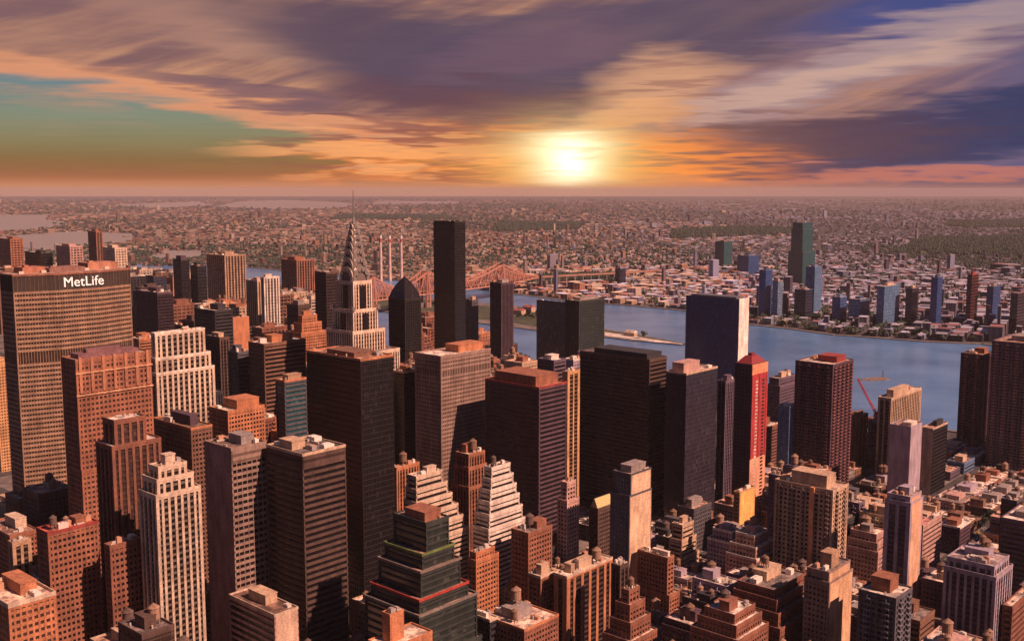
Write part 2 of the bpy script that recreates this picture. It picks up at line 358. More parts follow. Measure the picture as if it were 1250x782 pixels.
# ------------------------------------------------------------------ buildings
PAL = dict(deco=(.68, .53, .41), slabtan=(.33, .215, .145), tan=(.42, .275, .18), brick=(.30, .125, .075), brown=(.20, .105, .07), dbrown=(.10, .06, .05), cream=(.60, .48, .37), white=(.76, .68, .60), black=(.016, .013, .014),
           char=(.034, .033, .042), granite=(.30, .21, .175), orange=(.48, .20, .10), red=(.30, .05, .045), pink=(.52, .33, .29), lav=(.40, .34, .42), purple=(.14, .10, .15),
           plum=(.095, .055, .08), beige=(.55, .40, .28), grey=(.30, .26, .25), navy=(.04, .08, .20), teal=(.03, .10, .12), bluegrey=(.12, .20, .36), green=(.035, .045, .042), slate=(.09, .09, .11), rust=(.24, .10, .065), gold=(.60, .34, .16))
GL = dict(m=(.09, .115, .11), k=(.012, .010, .012), b=(.018, .03, .06), g=(.03, .038, .036), t=(.02, .075, .09), w=(.05, .032, .028), v=(.035, .028, .045), n=(.025, .065, .20), l=(.09, .17, .30))
ROOFC = [(.55, .45, .38), (.38, .3, .26), (.68, .57, .49), (.20, .16, .15), (.36, .22, .17), (.62, .54, .48)]
_tank = {}
def tank_mesh(s):
    s = round(s)
    if s not in _tank:
        mb = MB()
        for (i, j) in ((-1, -1), (1, -1), (1, 1), (-1, 1)): mb.box(i * s * .6 - .2, j * s * .6 - .2, 0, i * s * .6 + .2, j * s * .6 + .2, 3)
        mb.box(-s * .8, -s * .8, 3, s * .8, s * .8, 3.3, True)
        mb.cyl(0, 0, 3.3, s, 3.3 + 1.9 * s, s * .96, 14).cyl(0, 0, 3.3 + 1.9 * s, s * 1.08, 3.3 + 2.7 * s, .1, 14)
        _tank[s] = mb.mesh('water_tank', MAS)
    return _tank[s]
def facade(P, x0, y0, x1, y1, z0, z1, st, o):
    fl, bay = o['fl'], o['bay']; h = z1 - z0; n = max(1, round(h / fl)); fh = h / n
    spn = {'band': .44, 'grid': .50, 'vert': .36, 'glass': .12, 'balc': .38}[st] * fh * o.get('sk', 1)
    ins = {'band': .7, 'grid': .55, 'vert': .9, 'glass': .28, 'balc': .8}[st]
    if o.get('split'):
        for i in range(n):
            P['bands'].append(MB().box(x0 + ins, y0 + ins, z0 + i * fh, x1 - ins, y1 - ins, z0 + (i + 1) * fh))
    else: P['glass'].box(x0 + ins, y0 + ins, z0, x1 - ins, y1 - ins, z1 - .3)
    so = {'band': .0, 'grid': .12, 'vert': .5, 'glass': .1, 'balc': .1}[st]
    sm = P['span'] if st in ('vert',) else P['wall']
    mech = o.get('mech', ())
    for i in range(n + 1):
        zc = z0 + i * fh; a, b_ = zc - spn / 2, zc + spn / 2
        if i == n: a, b_ = z1 - max(spn, o.get('crown', 2.0)), z1
        if i == 0: a = z0 - .2
        if any(abs(z1 - zc - q) < fh * .5 for q in mech):       # machinery floor: tall dark gap with posts
            continue
        sm.box(x0 + so, y0 + so, a, x1 - so, y1 - so, b_, True)
        if i == n and sm is not P['wall']: P['wall'].box(x0 + .06, y0 + .06, a + .02, x1 - .06, y1 - .06, b_ - .01, True)
    if st == 'balc':
        for (L_, ax) in ((x1 - x0, 0), (y1 - y0, 1)):
            k = max(1, int(L_ / 9)); stp = L_ / k
            for j in range(k):
                q = (j + .5) * stp
                cm = MB(); P['balc'].append(cm)
                if ax == 0: cm.box(x0 + q - .12, y0 - 1.1, z0 + fh, x0 + q + .12, y0 + .2, z1 - 1)
                else: cm.box(x0 - 1.1, y0 + q - .12, z0 + fh, x0 + .2, y0 + q + .12, z1 - 1)
                for i in range(1, n):
                    zc = z0 + i * fh
                    if ax == 0: cm.box(x0 + q - 2.0, y0 - 1.3, zc - .2, x0 + q + 2.0, y0 + .3, zc + .75, True)
                    else: cm.box(x0 - 1.3, y0 + q - 2.0, zc - .2, x0 + .3, y0 + q + 2.0, zc + .75, True)
    pw = {'band': .5, 'grid': bay * .42, 'vert': bay * .40, 'glass': .16, 'balc': bay * .4}[st] * o.get('pk', 1)
    W_ = P['wall']
    if st == 'band': bay = o.get('bbay', 1e9)
    c_ = {'glass': .3, 'band': o.get('corner', .9)}.get(st, bay * .5)
    for (cx, cy) in ((x0, y0), (x1 - c_, y0), (x1 - c_, y1 - c_), (x0, y1 - c_)): W_.box(cx, cy, z0, cx + c_, cy + c_, z1 - .05)
    for ax, Ln in ((0, x1 - x0), (1, y1 - y0)):
        k = int((Ln - c_) / bay)
        for j in range(1, k):
            q = Ln * j / k - pw / 2
            if ax == 0:
                W_.box(x0 + q, y0 + .03, z0, x0 + q + pw, y0 + ins + .1, z1 - .05); W_.box(x0 + q, y1 - ins - .1, z0, x0 + q + pw, y1 - .03, z1 - .05)
            else:
                W_.box(x0 + .03, y0 + q, z0, x0 + ins + .1, y0 + q + pw, z1 - .05); W_.box(x1 - ins - .1, y0 + q, z0, x1 - .03, y0 + q + pw, z1 - .05)
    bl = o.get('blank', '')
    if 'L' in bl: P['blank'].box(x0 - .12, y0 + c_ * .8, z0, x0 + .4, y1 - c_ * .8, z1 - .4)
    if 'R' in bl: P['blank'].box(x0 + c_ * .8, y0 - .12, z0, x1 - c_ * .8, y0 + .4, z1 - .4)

def make_building(name, X, Y, tiers, st, wc, gc, o, rnd, lab, cat, group=None):
    """X, Y: base centre. tiers: [(ztop, x0, y0, x1, y1)] from the top down in the building's own axes."""
    root = empty(name, (X, Y, 0), ROT); tag(root, lab, cat, group)
    P = dict(glass=MB(), wall=MB(), span=MB(), balc=[], blank=MB(), bands=[]); roof = MB(); par = MB()
    o = dict(o); o.setdefault('fl', 3.9 if st in ('band', 'glass') else 3.5); o.setdefault('bay', {'vert': 2.8, 'grid': 2.5, 'balc': 3.4}.get(st, 1.9))
    nt_ = len(tiers)
    for k, (zt, x0, y0, x1, y1) in enumerate(tiers):
        zb = tiers[k + 1][0] if k + 1 < nt_ else 0.0
        facade(P, x0, y0, x1, y1, zb, zt, st, o)
        roof.box(x0 + .3, y0 + .3, zt - .5, x1 - .3, y1 - .3, zt + .08)
        par.ring(x0 - .08, y0 - .08, x1 + .08, y1 + .08, .5, zt - .6, zt + o.get('parh', 1.1))
    wcol = PAL[wc] if isinstance(wc, str) else wc
    j = 1 + rnd.uniform(-.08, .08); wcol = tuple(min(.85, v_ * j) for v_ in wcol)
    build(P['wall'], 'wall', MAS, root, wcol)
    if P['span'].v: build(P['span'], 'spandrel', MAS, root, o.get('spc', tuple(v_ * .26 for v_ in wcol)))
    if P['glass'].v: build(P['glass'], 'window_glass', GLS, root, GL[gc])
    for q in P['bands']: build(q, 'window_band', GLS, root, GL[gc])
    for q in P['balc']: build(q, 'balcony_column', MAS, root, o.get('balcol', tuple(min(.8, v_ * 1.9) for v_ in wcol)))
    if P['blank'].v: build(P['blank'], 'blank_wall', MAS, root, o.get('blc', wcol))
    rc = o.get('roofc') or rnd.choice(ROOFC)
    build(roof, 'roof', ROF, root, rc)
    pc = o.get('parc'); build(par, 'parapet', MAS, root, PAL[pc] if isinstance(pc, str) else pc or tuple(v_ * 1.05 for v_ in wcol))
    if o.get('flat'): return root
    zt, x0, y0, x1, y1 = tiers[0]; w, d = x1 - x0, y1 - y0
    zz = zt + .08
    pk = o.get('pent', None)
    occupied = []
    if pk is None:
        fx, fy = rnd.uniform(.3, .55), rnd.uniform(.3, .55); ph = rnd.uniform(3.5, 7)
        pk = (rnd.uniform(.12, .88 - fx), rnd.uniform(.15, .85 - fy), fx, fy, ph)
    if pk and w > 8 and d > 8:
        a, b_, fx, fy, ph = pk[:5]
        bx = (x0 + a * w, y0 + b_ * d, x0 + (a + fx) * w, y0 + (b_ + fy) * d); occupied.append(bx)
        pcv = PAL[pk[5]] if len(pk) > 5 else (wcol if rnd.random() < .6 else rnd.choice([PAL['grey'], PAL['brick'], PAL['beige']]))
        m1 = MB().box(bx[0], bx[1], zz - .2, bx[2], bx[3], zz + ph)
        m1.box(bx[0] - .3, bx[1] - .3, zz + ph, bx[2] + .3, bx[3] + .3, zz + ph + .5, True)
        if ph > 6: # louvres
            for q in range(int(ph / 1.6)): m1.box(bx[0] - .15, bx[1] - .15, zz + q * 1.6 + .6, bx[2] + .15, bx[3] + .15, zz + q * 1.6 + 1.1, True)
        build(m1, 'penthouse', MAS, root, pcv)
        zp = zz + ph + .5
    else: zp = None
    nT = o.get('tanks', 0)
    for q in range(nT):
        s = rnd.choice((2, 3))
        if zp and rnd.random() < .5 and (bx[2] - bx[0]) > 7 and (bx[3] - bx[1]) > 7: tx, ty, tz = rnd.uniform(bx[0] + 3, bx[2] - 3), rnd.uniform(bx[1] + 3, bx[3] - 3), zp
        else: tx, ty, tz = x0 + w * rnd.uniform(.15, .85), y0 + d * rnd.uniform(.15, .85), zz
        t = link('water_tank', tank_mesh(s), root, rnd.choice([(.20, .12, .08), (.32, .2, .14), (.12, .08, .07)])); t.location = (tx, ty, tz)
    nU = o.get('units', rnd.randint(2, 5)); duct = MB()
    for q in range(nU):
        ux, uy_ = x0 + w * rnd.uniform(.08, .85), y0 + d * rnd.uniform(.08, .85); a, b_ = rnd.uniform(2, max(2.5, min(8, w * .22))), rnd.uniform(2, max(2.5, min(8, d * .22))); hh = rnd.uniform(1.5, 3.6)
        a = min(a, x1 - 1 - ux); b_ = min(b_, y1 - 1 - uy_)
        if a < 1 or b_ < 1: continue
        zb = zz
        if occupied and ux < bx[2] and ux + a > bx[0] and uy_ < bx[3] and uy_ + b_ > bx[1]: continue
        um = MB().box(ux, uy_, zb, ux + a, uy_ + b_, zb + hh)
        for kx in range(int(a / 2)): um.cyl(ux + 1 + kx * 2, uy_ + b_ / 2, zb + hh - .02, .8, zb + hh + .5, .8, 8)
        build(um, 'cooling_unit', MTL, root, rnd.choice([(.6, .55, .5), (.35, .3, .28), (.75, .7, .62), (.5, .28, .18)]))
    for q in range(rnd.randint(3, 8)):
        px, py = x0 + w * rnd.uniform(.06, .9), y0 + d * rnd.uniform(.06, .9)
        if occupied and px > bx[0] - 1 and px < bx[2] + 1 and py > bx[1] - 1 and py < bx[3] + 1: continue
        if rnd.random() < .5: duct.cyl(px, py, zz - .05, .5, zz + rnd.uniform(1, 2.5), .5, 8)
        else:
            l = rnd.uniform(2, 8)
            if rnd.random() < .5: duct.box(px, py, zz + .4, min(px + l, x1 - .8), py + .8, zz + 1.3, True)
            else: duct.box(px, py, zz + .4, px + .8, min(py + l, y1 - .8), zz + 1.3, True)
    if duct.v: build(duct, 'ductwork', MTL, root, (.5, .43, .37))
    if o.get('mast'): build(MB().cyl((x0 + x1) / 2, (y0 + y1) / 2, zz, .5, zz + o['mast'], .12, 6), 'antenna', MTL, root, (.3, .25, .25))
    return root

HER = []      # registry: dict with screen extents and footprint
def solve(xl, xc, xr, y, d):
    r = ray(xc, y); t = d / r[1]; P0 = np.array([r[0] * t, d]); z = CAMH + r[2] * t
    D = d * cp + (CAMH - z) * sp_
    def ln(px, dirv):
        k = (px - 625) / FPX
        return (k * D - P0[0]) / (dirv[0] - k * dirv[1] * cp)
    return P0, z, ln(xr, vx), ln(xl, uy)
def hero(name, xs, y, d, yb, st, wc, gc, lab, ref=None, cat=None, group=None, tiers=(), custom=None, **o):
    xl, xc, xr = xs
    cat = cat or ('building' if name.endswith(('building', 'hall')) else 'skyscraper')
    if d is None:
        d = ground_pt(xc, yb)[1]
    P0, z, b_, a_ = solve(xl, xc, xr, y, d)
    b_ = min(max(b_, 6), o.get('maxb', 400)); a_ = min(max(a_, 6), o.get('maxa', 400))
    T = [(z, -b_ / 2, -a_ / 2, b_ / 2, a_ / 2)]
    for (drop, g) in tiers:
        g = (g,) * 4 if not isinstance(g, tuple) else g
        q = T[-1]; T.append((z - drop, q[1] - g[0], q[2] - g[1], q[3] + g[2], q[4] + g[3]))
    c_ = P0 + vx * b_ / 2 + uy * a_ / 2
    cu = to_uv(*c_); bs = T[-1]
    h = dict(name=name, ref=ref, xs=xs, y=y, yb=yb, d=d, z=z, rect=(cu[0] + bs[1], cu[1] + bs[2], cu[0] + bs[3], cu[1] + bs[4]), w=b_, dp=a_)
    HER.append(h)
    rnd = random.Random(hash((xl, y)) & 0xffff)
    if custom: h['root'] = custom(name, c_[0], c_[1], T, wc, gc, o, rnd, lab, cat, group)
    else: h['root'] = make_building(name, c_[0], c_[1], T, st, wc, gc, o, rnd, lab, cat, group)
    return h

# ---- buildings with a shape of their own
def poly_inset(pts, k):
    n = len(pts); out = []
    for i in range(n):
        p0, p1, p2 = np.array(pts[i - 1]), np.array(pts[i]), np.array(pts[(i + 1) % n])
        a = (p1 - p0) / np.linalg.norm(p1 - p0); b_ = (p2 - p1) / np.linalg.norm(p2 - p1)
        na, nb = np.array([-a[1], a[0]]), np.array([-b_[1], b_[0]])
        bis = na + nb; bis /= np.linalg.norm(bis); out.append(tuple(p1 + bis * k / max(.3, bis.dot(na))))
    return out
def poly_tower(name, X, Y, pts, z, wc, gc, lab, cat, fl=3.9, bay=2.4, pw=.5, mech=(), top=8, split=True, sk=.45, pcol=None, roofc=(.4, .3, .25), rootrot=ROT, group=None, zb=0):
    """pts counter-clockwise in the building's own axes"""
    root = empty(name, (X, Y, 0), rootrot); tag(root, lab, cat, group)
    wall, pier, glass = MB(), MB(), MB(); gi = poly_inset(pts, .8); n = int((z - top - zb) / fl)
    pgi = poly_inset(pts, .15)
    for i in range(n + 1):
        zc = z - top - i * fl
        if not any(i == q for q in mech): 
            wall.prism(pts, zc - fl * sk, zc)
        g_ = MB().prism(gi, zc - fl, zc - .02)
        if split: build(g_, 'window_band', GLS, root, GL[gc])
        else: glass.v, glass.f = glass.v, glass.f; glass.prism(gi, zc - fl, zc - .02)
    for p, q in zip(pgi, pgi[1:] + pgi[:1]):
        p, q = np.array(p), np.array(q); ln = np.linalg.norm(q - p); d = (q - p) / ln; nn = np.array([-d[1], d[0]])
        k = max(1, int(ln / bay))
        for j in range(k + 1):
            c_ = p + d * ln * j / k
            a = [tuple(c_ - d * pw / 2), tuple(c_ + d * pw / 2), tuple(c_ + d * pw / 2 + nn * .9), tuple(c_ - d * pw / 2 + nn * .9)]
            pier.prism(a, zb, z - top)
    w = PAL[wc]
    build(wall, 'wall', MAS, root, w); build(pier, 'pier', MAS, root, pcol or w)
    if glass.v: build(glass, 'window_glass', GLS, root, GL[gc])
    return root, gi
def arch(hw, hgt, k=9):
    return [(hw * math.cos(math.pi * i / k), hgt * math.sin(math.pi * i / k) ** .8) for i in range(k + 1)]
def arch_prism(mb, hw, z0, hgt, depth, axis, k=10):
    pr = arch(hw, hgt, k); n = len(mb.v); m_ = len(pr)
    for s in (-1, 1):
        for (a, zz) in pr: mb.v.append((a, s * depth, z0 + zz) if axis == 0 else (s * depth, a, z0 + zz))
    for i in range(m_ - 1): mb.f.append((n + i, n + i + 1, n + m_ + i + 1, n + m_ + i))
    mb.f.append(tuple(n + m_ - 1 - i for i in range(m_))); mb.f.append(tuple(n + m_ + i for i in range(m_)))

def c_chrysler(name, X, Y, T, wc, gc, o, rnd, lab, cat, group):
    zt = T[0][0]
    o2 = dict(o); o2.update(pent=False, units=0, flat=True)
    root = make_building(name, X, Y, T, 'vert', wc, gc, dict(o2, bay=2.7), rnd, lab, cat, group)
    w = (T[0][3] - T[0][1]) / 2
    hw, z = w - .6, zt
    zs = [0, 8, 15.5, 22.5, 29, 35, 40.5]; hs = [13, 13, 12.5, 12, 11, 10, 9]; ws = [.86, .70, .60, .51, .42, .32, .21]
    for i in range(7):
        c_ = MB(); h_ = hw * ws[i]
        if i: c_.box(-h_, -h_, z + zs[i] - 7, h_, h_, z + zs[i] + .05)
        else: c_.box(-hw, -hw, z, hw, hw, z + .4)
        arch_prism(c_, h_, z + zs[i], hs[i], h_, 0); arch_prism(c_, h_, z + zs[i], hs[i], h_, 1)
        a = build(c_, 'crown_arch', MTL, root, (.16, .12, .11))  # dark colour stands in for the gap shade between the tiers
        rim = MB(); kk = 12; po = arch(h_ + .5, hs[i] + .6, kk); pi_ = arch(h_ * .68, hs[i] * .70, kk)
        for s in (-1, 1):
            for ax in (0, 1):
                e0, e1 = s * (h_ - .2), s * (h_ + 1.1)
                for j in range(kk):
                    q = [po[j], po[j + 1], pi_[j + 1], pi_[j]]; n = len(rim.v)
                    for ee in (e0, e1):
                        for (p_, r_) in q: rim.v.append((p_, ee, z + zs[i] + r_) if ax == 0 else (ee, p_, z + zs[i] + r_))
                    rim.f += [(n, n + 1, n + 2, n + 3), (n + 7, n + 6, n + 5, n + 4), (n, n + 4, n + 5, n + 1), (n + 2, n + 6, n + 7, n + 3)]
        build(rim, 'arch_rim', STL, a)
        t = MB(); nw = 6 if i < 5 else 4
        for j in range(1, nw):
            th = math.pi * j / nw; r1, r2, dw = .72, .94, .11
            for s in (-1, 1):
                for ax in (0, 1):
                    pts = [(h_ * r1 * math.cos(th - dw), hs[i] * r1 * math.sin(th - dw)), (h_ * r1 * math.cos(th + dw), hs[i] * r1 * math.sin(th + dw)), (h_ * r2 * math.cos(th) * .98, hs[i] * r2 * math.sin(th) * .98)]
                    n = len(t.v); e_ = h_ + 1.22; e0 = h_ + .5
                    for ee in (e0, e_):
                        for (p, q) in pts: t.v.append((p, s * ee, z + zs[i] + q) if ax == 0 else (s * ee, p, z + zs[i] + q))
                    t.f += [(n, n + 1, n + 2), (n + 3, n + 4, n + 5), (n, n + 1, n + 4, n + 3), (n + 1, n + 2, n + 5, n + 4), (n + 2, n, n + 3, n + 5)]
        build(t, 'arch_window', GLS, a, GL['k'])
    s = MB().cyl(0, 0, z + 44, hw * .20, z + 56, .75, 8).cyl(0, 0, z + 56, .8, 313, .3, 6)
    build(s, 'spire', STL, root)
    dk = MB()
    for (tz, x0, y0, x1, y1), zb, fr in ((T[0], T[1][0], .17), (T[1], T[2][0], .10)):
        m1, m2 = (x1 - x0) * fr, (y1 - y0) * fr; cx, cy = (x0 + x1) / 2, (y0 + y1) / 2
        dk.box(cx - m1, y0 - .25, zb, cx + m1, y1 + .25, tz - 3); dk.box(x0 - .25, cy - m2, zb, x1 + .25, cy + m2, tz - 3)
    build(dk, 'window_column', GLS, root, GL['k'])
    g = MB()
    for (i, j) in ((-1, -1), (1, -1), (1, 1), (-1, 1)):
        x, y = T[1][3] * i, T[1][4] * j; g.box(x - 1.5, y - 1.5, T[1][0], x + 1.5, y + 1.5, T[1][0] + 3.5)
    build(g, 'corner_ornament', STL, root)
    return root

def c_roofed(kind, rcol, rh, **kw):
    def f(name, X, Y, T, wc, gc, o, rnd, lab, cat, group):
        root = make_building(name, X, Y, T, kw.get('st', 'grid'), wc, gc, dict(o, flat=True), rnd, lab, cat, group)
        z, x0, y0, x1, y1 = T[0]; m_ = MB()
        if kind == 'pyramid': m_.frus((x0 + .6, y0 + .6, x1 - .6, y1 - .6), z + .1, ((x0 + x1) / 2 - .3, (y0 + y1) / 2 - .3, (x0 + x1) / 2 + .3, (y0 + y1) / 2 + .3), z + rh)
        elif kind == 'mansard':
            m_.frus((x0 + .6, y0 + .6, x1 - .6, y1 - .6), z + .1, (x0 + (x1 - x0) * .3, y0 + (y1 - y0) * .3, x1 - (x1 - x0) * .3, y1 - (y1 - y0) * .3), z + rh)
            m_.box(x0 + (x1 - x0) * .4, y0 + (y1 - y0) * .4, z + rh, x1 - (x1 - x0) * .4, y1 - (y1 - y0) * .4, z + rh * 1.35)
        elif kind == 'gable': m_.frus((x0 + .6, y0 + .6, x1 - .6, y1 - .6), z + .1, (x0 + .8, (y0 + y1) / 2 - .4, x1 - .8, (y0 + y1) / 2 + .4), z + rh)
        elif kind == 'taper':
            q = [(0, 0), (.10, .35), (.25, .65), (.5, 1)]; w, d = x1 - x0, y1 - y0
            for (a, b_), (c_, e_) in zip(q[:-1], q[1:]):
                k1, k2 = a * .98, c_ * .98
                m_.frus((x0 + .3 + w * k1, y0 + .3 + d * k1, x1 - .3 - w * k1, y1 - .3 - d * k1), z + rh * b_, (x0 + .3 + w * k2, y0 + .3 + d * k2, x1 - .3 - w * k2, y1 - .3 - d * k2), z + rh * e_)
        build(m_, 'sloped_roof', MTL if kind != 'taper' else GLS, root, rcol)
        return root
    return f

def c_red(name, X, Y, T, wc, gc, o, rnd, lab, cat, group):
    root = c_roofed('mansard', (.22, .025, .03), 7, st='grid')(name, X, Y, T, wc, gc, o, rnd, lab, cat, group)
    z, x0, y0, x1, y1 = T[0]; w = x1 - x0
    build(MB().box(x0, y0 - .5, 0, x1, y0 + .1, z * .42), 'lit_lower_face', MAS, root, (.75, .38, .24))  # orange sunlight painted on the foot of the right face
    f = MB().box(x0, y0 - .5, z * .42, x1, y0 + .1, z - 9)
    for k in (0, .46, .9): f.box(x0 + w * k, y0 - .9, z * .42, x0 + w * (k + .1), y0 - .4, z - 9)
    build(f, 'red_face', MAS, root, (.42, .04, .045)); build(MB().box(x0 - .2, y0 - .7, z - 9, x1, y0 + .1, z + .4), 'lit_top_band', MAS, root, (.75, .30, .16))  # sunlit side painted red with an orange lit top, shaded walls plum
    m_ = MB()
    for k in range(int(z / 3.4) - 4): m_.box(x0 + w * .24, y0 - .62, 3 + k * 3.4, x0 + w * .38, y0 - .3, 4.9 + k * 3.4)
    build(m_, 'window_column', GLS, root, (.5, .4, .36)); m_ = MB()
    for k in range(int(z / 3.4) - 4): m_.box(x0 + w * .66, y0 - .62, 3 + k * 3.4, x0 + w * .82, y0 - .3, 4.9 + k * 3.4)
    build(m_, 'window_column', GLS, root, (.04, .03, .03)); return root
def c_massive(name, X, Y, T, wc, gc, o, rnd, lab, cat, group):
    r = make_building(name, X, Y, T, 'balc', wc, gc, o, rnd, lab, cat, group); z, x0, y0, x1, y1 = T[0]; dd = y1 - y0
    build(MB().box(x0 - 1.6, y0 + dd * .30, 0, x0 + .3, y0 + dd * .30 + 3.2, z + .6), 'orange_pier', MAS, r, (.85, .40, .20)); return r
def metlife():
    pts = [(-50, 12), (-50, -12), (-17, -21.5), (17, -21.5), (50, -12), (50, 12), (17, 21.5), (-17, 21.5)][::1]
    pts = pts
    area = sum(pts[i][0] * pts[(i + 1) % 8][1] - pts[(i + 1) % 8][0] * pts[i][1] for i in range(8))
    if area < 0: pts = pts[::-1]
    X, Y, Z = -373.0, 884.0, 246.0
    root, gi = poly_tower('office_tower', X, Y, pts, Z, 'slabtan', 'w', 'huge flat slab tower with tan window bands and white lettering on its dark crown', 'skyscraper', bay=2.1, pw=.38, mech=(13, 14, 43, 44), top=14, sk=.5)
    Zc = Z - 14
    # crown: dark louvred storey between posts, lettering, roof works
    build(MB().prism(poly_inset(pts, .5), Zc, Z - .8), 'crown_wall', MAS, root, (.05, .035, .03))
    fin = MB()
    for p, q in zip(pts, pts[1:] + pts[:1]):
        p, q = np.array(p), np.array(q); ln = np.linalg.norm(q - p); d = (q - p) / ln; nn = np.array([-d[1], d[0]]); k = int(ln / 3.1)
        for j in range(k + 1):
            c_ = p + d * ln * j / k
            fin.prism([tuple(c_ - d * .25 + nn * .1), tuple(c_ + d * .25 + nn * .1), tuple(c_ + d * .25 + nn * .55), tuple(c_ - d * .25 + nn * .55)], Zc - .1, Z - 1.5)
    build(fin, 'crown_fin', MAS, root, (.13, .085, .06))
    m_ = MB().prism(poly_inset(pts, -.15), Z - 1.6, Z); build(m_, 'parapet', MAS, root, (.30, .13, .09))
    build(MB().prism(poly_inset(pts, 1.2), Z - .4, Z + .1), 'roof', ROF, root, (.42, .30, .25))
    for (a, b_, c_, d_, h_, cl) in ((-40, -8, -22, 9, 5, (.40, .17, .11)), (-20, -12, 10, 12, 3.5, (.28, .15, .12)), (14, -9, 40, 9, 6, (.42, .2, .13))):
        q = MB().box(a, b_, Z, c_, d_, Z + h_); q.box(a + 2, b_ + 2, Z + h_, a + 6, b_ + 6, Z + h_ + 1.6); build(q, 'penthouse', MAS, root, cl)
    for k in range(5): build(MB().box(-44 + k * 18, -10.5, Z + .1, -40 + k * 18, -8.6, Z + 2.2), 'cooling_unit', MTL, root, (.6, .5, .42))
    cu = bpy.data.curves.new('sign_lettering', 'FONT'); cu.body = 'MetLife'; cu.size = 11.3; cu.extrude = .35; cu.offset = .0; cu.align_x = 'CENTER'; cu.align_y = 'CENTER'; cu.space_character = 1.02
    cu.materials.append(SGN)
    tmp = bpy.data.objects.new('sign_tmp', cu); me_ = bpy.data.meshes.new_from_object(tmp); bpy.data.objects.remove(tmp); t = link('sign_lettering', me_, root); t.location = (3.5, -21.9, Z - 8.2); t.rotation_euler = (R(90), 0, 0)
    cu_ = to_uv(X, Y)
    HER.append(dict(name='office_tower', ref='MetLife slab', xs=(5, 22, 165), y=328, yb=600, d=870, z=Z, rect=(cu_[0] - 50, cu_[1] - 22, cu_[0] + 50, cu_[1] + 22), w=100, dp=43, root=root))
    root['label'] = 'huge tan banded slab tower with white lettering on its dark crown'
metlife()
HER[-1]['ref'] = 'tan slab with white lettering'

# ---- far bank and upper east side, back to front.  hero(name, (xl, xc, xr), ytop, depth, visible bottom, style, wall, glass, label, ref)
H = hero
# towers of the far bank
H('glass_tower', (968, 980, 992), 272, 3470, 332, 'glass', 'teal', 't', 'lone tall teal glass tower rising over the low far bank', 'teal tower', tiers=[(20, 3), (95, 6)], pent=False, fl=8, bay=6)
G2 = 'riverside towers on the far bank'
for (xs, y, yb, wc, gc, lab) in [
    ((927, 935, 943), 330, 390, 'navy', 'n', 'navy glass riverside tower, leftmost of the far bank row'),
    ((943, 950, 956), 343, 391, 'grey', 'l', 'pale grey riverside tower beside the leftmost navy one'),
    ((970, 984, 992), 354, 391, 'navy', 'k', 'short dark riverside tower with a pale edge under the teal tower'),
    ((984, 995, 1004), 326, 385, 'bluegrey', 'l', 'blue grey riverside tower below and right of the teal tower'),
    ((1016, 1026, 1034), 363, 394, 'bluegrey', 'n', 'low blue grey riverside block with a brown right side'),
    ((1036, 1050, 1062), 366, 397, 'navy', 'l', 'wide low blue glass riverside block in mid row'),
    ((1071, 1080, 1099), 350, 400, 'bluegrey', 'l', 'broad bright blue glass riverside tower at the bend of the bank'),
    ((1137, 1145, 1151), 339, 400, 'navy', 'n', 'slim navy riverside tower between the broad blue one and the red one'),
    ((1181, 1187, 1195), 335, 398, 'red', 'k', 'slim riverside tower with a red sunlit face'),
    ((1234, 1243, 1260), 358, 408, 'purple', 'k', 'dark purple riverside tower at the right border'),
    ((900, 914, 927), 312, 336, 'navy', 'n', 'wide navy block inland behind the leftmost riverside tower'),
    ((873, 884, 894), 295, 326, 'teal', 't', 'dark teal block standing inland above the white sheds'),
    ((751, 757, 764), 328, 349, 'navy', 'k', 'small dark block beside the elevated bridge approach'),
    ((1106, 1114, 1122), 352, 398, 'purple', 'k', 'dim purple riverside tower right of the broad bright blue one'),
    ((1205, 1213, 1222), 350, 398, 'navy', 'n', 'dim navy riverside tower right of the one with red face')]:
    H('riverside_tower', xs, y, None, yb, 'glass', wc, gc, lab, None, 'tower', G2, fl=7, bay=6, units=1, pent=(.3, .3, .4, .4, 5))
# upper east side towers
H('apartment_tower', (-2, 12, 28), 292, 2500, 322, 'grid', 'brick', 'k', 'distant red brick tower at the left border above the slab', 'distant border tower', fl=6, bay=6)
H('apartment_tower', (107, 117, 125), 283, 2900, 320, 'vert', 'brick', 'w', 'slim tall red and white tower poking above the lettered slab roof', None, fl=6, bay=6, pent=(.2, .2, .5, .5, 7))
H('apartment_tower', (30, 50, 64), 309, 2500, 330, 'glass', 'black', 'k', 'far black flat topped tower just over the left end of the slab roof', None, fl=7, bay=6)
H('apartment_tower', (68, 85, 101), 301, 2450, 326, 'grid', 'pink', 'k', 'far tower with a pale sunlit face behind the slab roof', None, fl=6, bay=6)
H('apartment_tower', (125, 140, 155), 303, 2400, 326, 'grid', 'cream', 'w', 'far cream block behind the right end of the slab roof', None, fl=6, bay=6)
H('apartment_tower', (252, 274, 300), 312, 2350, 366, 'vert', 'tan', 'k', 'wide distant tan tower with dark vertical stripes', 'striped tan tower', fl=6, bay=7)
H('apartment_tower', (343, 362, 384), 318, 2250, 352, 'vert', 'brick', 'k', 'distant brick red tower wall left above the dark chisel tower', None, fl=6, bay=6)
H('apartment_tower', (211, 221, 231), 318, 2000, 362, 'glass', 'black', 'k', 'far black tower with a purple top, left one of a dark pair', None, fl=6, bay=5, pent=(.2, .2, .6, .6, 8, 'plum'))
H('apartment_tower', (232, 241, 252), 325, 1900, 366, 'glass', 'char', 'k', 'far black tower, right one of a dark pair beside the striped tan tower', None, fl=6, bay=5)
H('apartment_tower', (300, 314, 322), 343, 1800, 392, 'vert', 'beige', 'w', 'pale striped tower joined to a brighter white one', None, fl=5, bay=5)
